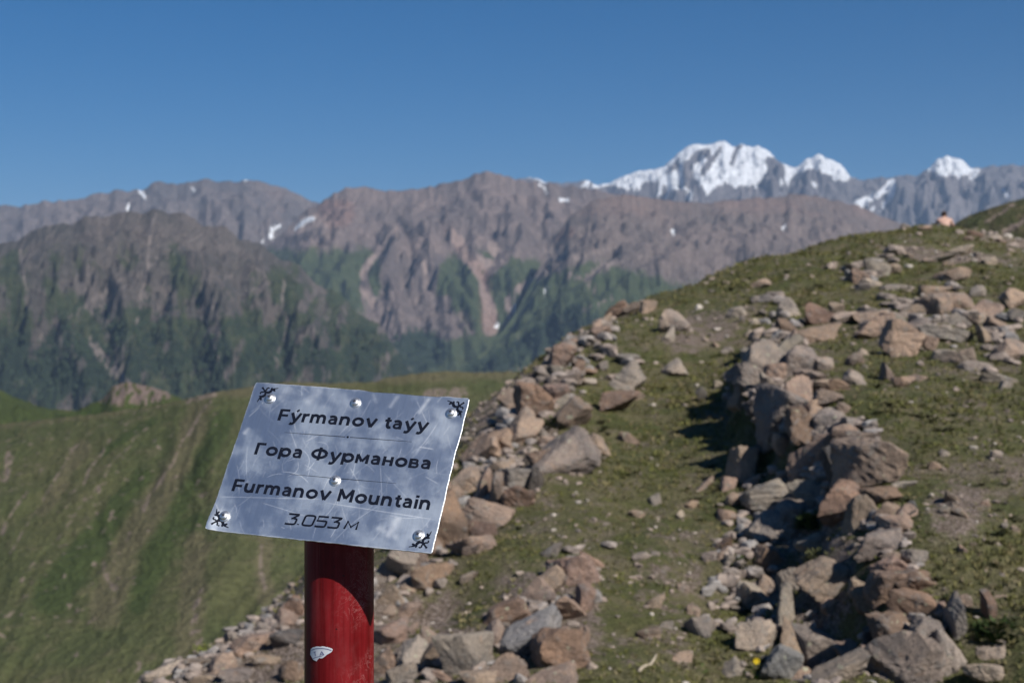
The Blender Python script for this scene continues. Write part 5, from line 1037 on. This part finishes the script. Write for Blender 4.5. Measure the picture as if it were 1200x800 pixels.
# post: round tube cut on the slant under the plate
m = NT('red_enamel')
n1 = m.noise(14, 5, .6); st = m.noise(120, 4, .7, m.mapping((1, 1, .035))); sc1 = m.noise(46, 6, .75, m.mapping((1, 1, .8)), 2.2); pin = m.noise(170, 2, .5)
c = m.mix(m.ramp(n1, .3, .7), (.125, .0045, .006), (.165, .008, .010)); c = m.mul(c, m.mix(m.ramp(st, .3, .7), (.72, .7, .7), (1.28, 1.5, 1.5)))
c = m.mix(m.math('MULTIPLY', m.ramp(m.noise(60, 4, .7, m.mapping((1, 1, .06))), .56, .72), .16), c, (.45, .22, .20))
wm = m.math('MULTIPLY', m.ramp(sc1, .50, .515), m.ramp(sc1, .545, .53)); side_ = m.n('ShaderNodeSeparateXYZ'); m.l(m.tc, side_.inputs[0]); right = m.ramp(side_.outputs[0], -.01, .04)
c = m.mix(m.math('MULTIPLY', m.math('MULTIPLY', wm, m.ramp(n1, .42, .6)), m.math('ADD', m.math('MULTIPLY', right, .38), .02)), c, (.40, .20, .19))
c = m.mix(m.math('MULTIPLY', m.ramp(m.noise(24, 5, .7, m.mapping((1, 1, .5))), .5, .75), .16), c, (.28, .10, .10))
c = m.mix(m.ramp(pin, .735, .75), c, (.02, .01, .01))
M_RED = m.out(c, m.ramp(st, .3, .7, .30, .48), m.math('ADD', st, sc1), .10, .001)
bm = bmesh.new(); n = 64; zs = np.r_[np.linspace(-.25, 1.1, 10)]; rings = []; base = np.array(sign.location)
def ztop(x, y):  # plane of the plate, 2.2 mm behind its back
    P = PO-PNn*.0042; return P[2]-((x-P[0])*PNn[0]+(y-P[1])*PNn[1])/PNn[2]
for z in zs: rings.append([bm.verts.new((prad*math.cos(2*math.pi*k/n), prad*math.sin(2*math.pi*k/n), z)) for k in range(n)])
for rr_, dz_ in ((prad, .004), (prad, .002), (prad, 0), (prad-.003, 0)):
    rings.append([bm.verts.new((rr_*math.cos(2*math.pi*k/n), rr_*math.sin(2*math.pi*k/n), ztop(pcx+rr_*math.cos(2*math.pi*k/n), pd+rr_*math.sin(2*math.pi*k/n))-base[2]-dz_)) for k in range(n)])
for a, b in zip(rings, rings[1:]):
    for k in range(n): bm.faces.new((a[k], a[(k+1) % n], b[(k+1) % n], b[k]))
bm.faces.new(rings[-1])
post = bm_obj('post', bm, M_RED, sign)
# torn sticker wrapped on the post
m = NT('sticker_paper'); M_STK = m.out(m.mix(m.noise(160, 3), (.55, .57, .62), (.66, .67, .70)), .5); m = NT('sticker_print'); M_STP = m.out((.10, .11, .24), .5)
def onpost(x, y, lift):
    px, py = 345+x/7.62, 695+y/7.62; th_ = math.asin(max(-.98, min(.98, (px-397.5)/40.5))); rr_ = prad+lift; d_ = pd-math.cos(th_)*prad
    return (rr_*math.sin(th_), -rr_*math.cos(th_), CZ-(py-400)/F*d_-base[2])
oy = 620/7.62*0
topl = [(180, 492), (200, 482), (240, 470), (290, 470), (330, 476), (360, 484), (382, 494)]; botl = [(172, 545), (205, 592), (235, 602), (262, 575), (292, 578), (330, 545), (376, 516)]
bm = bmesh.new(); ns = 7; g = []
for i in range(25):
    t = i/24*(len(topl)-1); k = min(int(t), len(topl)-2); ff = t-k
    a = (topl[k][0]+(topl[k+1][0]-topl[k][0])*ff, topl[k][1]+(topl[k+1][1]-topl[k][1])*ff); b = (botl[k][0]+(botl[k+1][0]-botl[k][0])*ff, botl[k][1]+(botl[k+1][1]-botl[k][1])*ff)
    g.append([bm.verts.new(onpost(a[0]+(b[0]-a[0])*j/ns, a[1]+(b[1]-a[1])*j/ns+(random.uniform(-3, 3) if j in (0, ns) else 0), .0004)) for j in range(ns+1)])
for a, b in zip(g, g[1:]):
    for j in range(ns): bm.faces.new((a[j], a[j+1], b[j+1], b[j]))
stk = bm_obj('sticker', bm, M_STK, post)
bm = bmesh.new(); q = []
for pth, w in (([(185, 505), (230, 490), (280, 487), (330, 493), (372, 506)], 5), ([(196, 580), (230, 568), (262, 560), (290, 553), (300, 540)], 4), ([(208, 522), (232, 518)], 5), ([(220, 520), (230, 556)], 5), ([(268, 552), (284, 515)], 5), ([(284, 515), (306, 548)], 6), ([(272, 540), (302, 537)], 4)):
    dn = []
    for (x0, y0), (x1, y1) in zip(pth, pth[1:]): dn += [(x0+(x1-x0)*t/4, y0+(y1-y0)*t/4) for t in range(4)]
    dn.append(pth[-1]); q += stroke_polys(dn, float(w))
for i, P_ in enumerate(q): bm.faces.new([bm.verts.new(onpost(x, y, .0007+(i % 17)*4e-6)) for x, y in P_])
me = bpy.data.meshes.new('sticker_lettering'); bmesh.ops.recalc_face_normals(bm, faces=bm.faces[:]); bm.to_mesh(me); bm.free(); obj('sticker_lettering', me, M_STP, stk)

# ------------------------------------------------------------------ mountain air
bm = bmesh.new(); bmesh.ops.create_cube(bm, size=1); bmesh.ops.scale(bm, vec=(52000, 52000, 1), verts=bm.verts)
for v in bm.verts: v.co.z = 2200 if v.co.z > 0 else -1100
me = bpy.data.meshes.new('haze'); bm.to_mesh(me); bm.free()
hm = bpy.data.materials.new('mountain_air'); hm.use_nodes = True; nt = hm.node_tree; nt.nodes.remove(nt.nodes['Principled BSDF'])
pv = nt.nodes.new('ShaderNodeVolumePrincipled'); pv.inputs['Color'].default_value = (.48, .68, 1, 1); pv.inputs['Density'].default_value = HAZE; pv.inputs['Anisotropy'].default_value = 0
nt.links.new(pv.outputs[0], nt.nodes['Material Output'].inputs['Volume'])
tag(obj('haze', me, hm), kind='stuff')
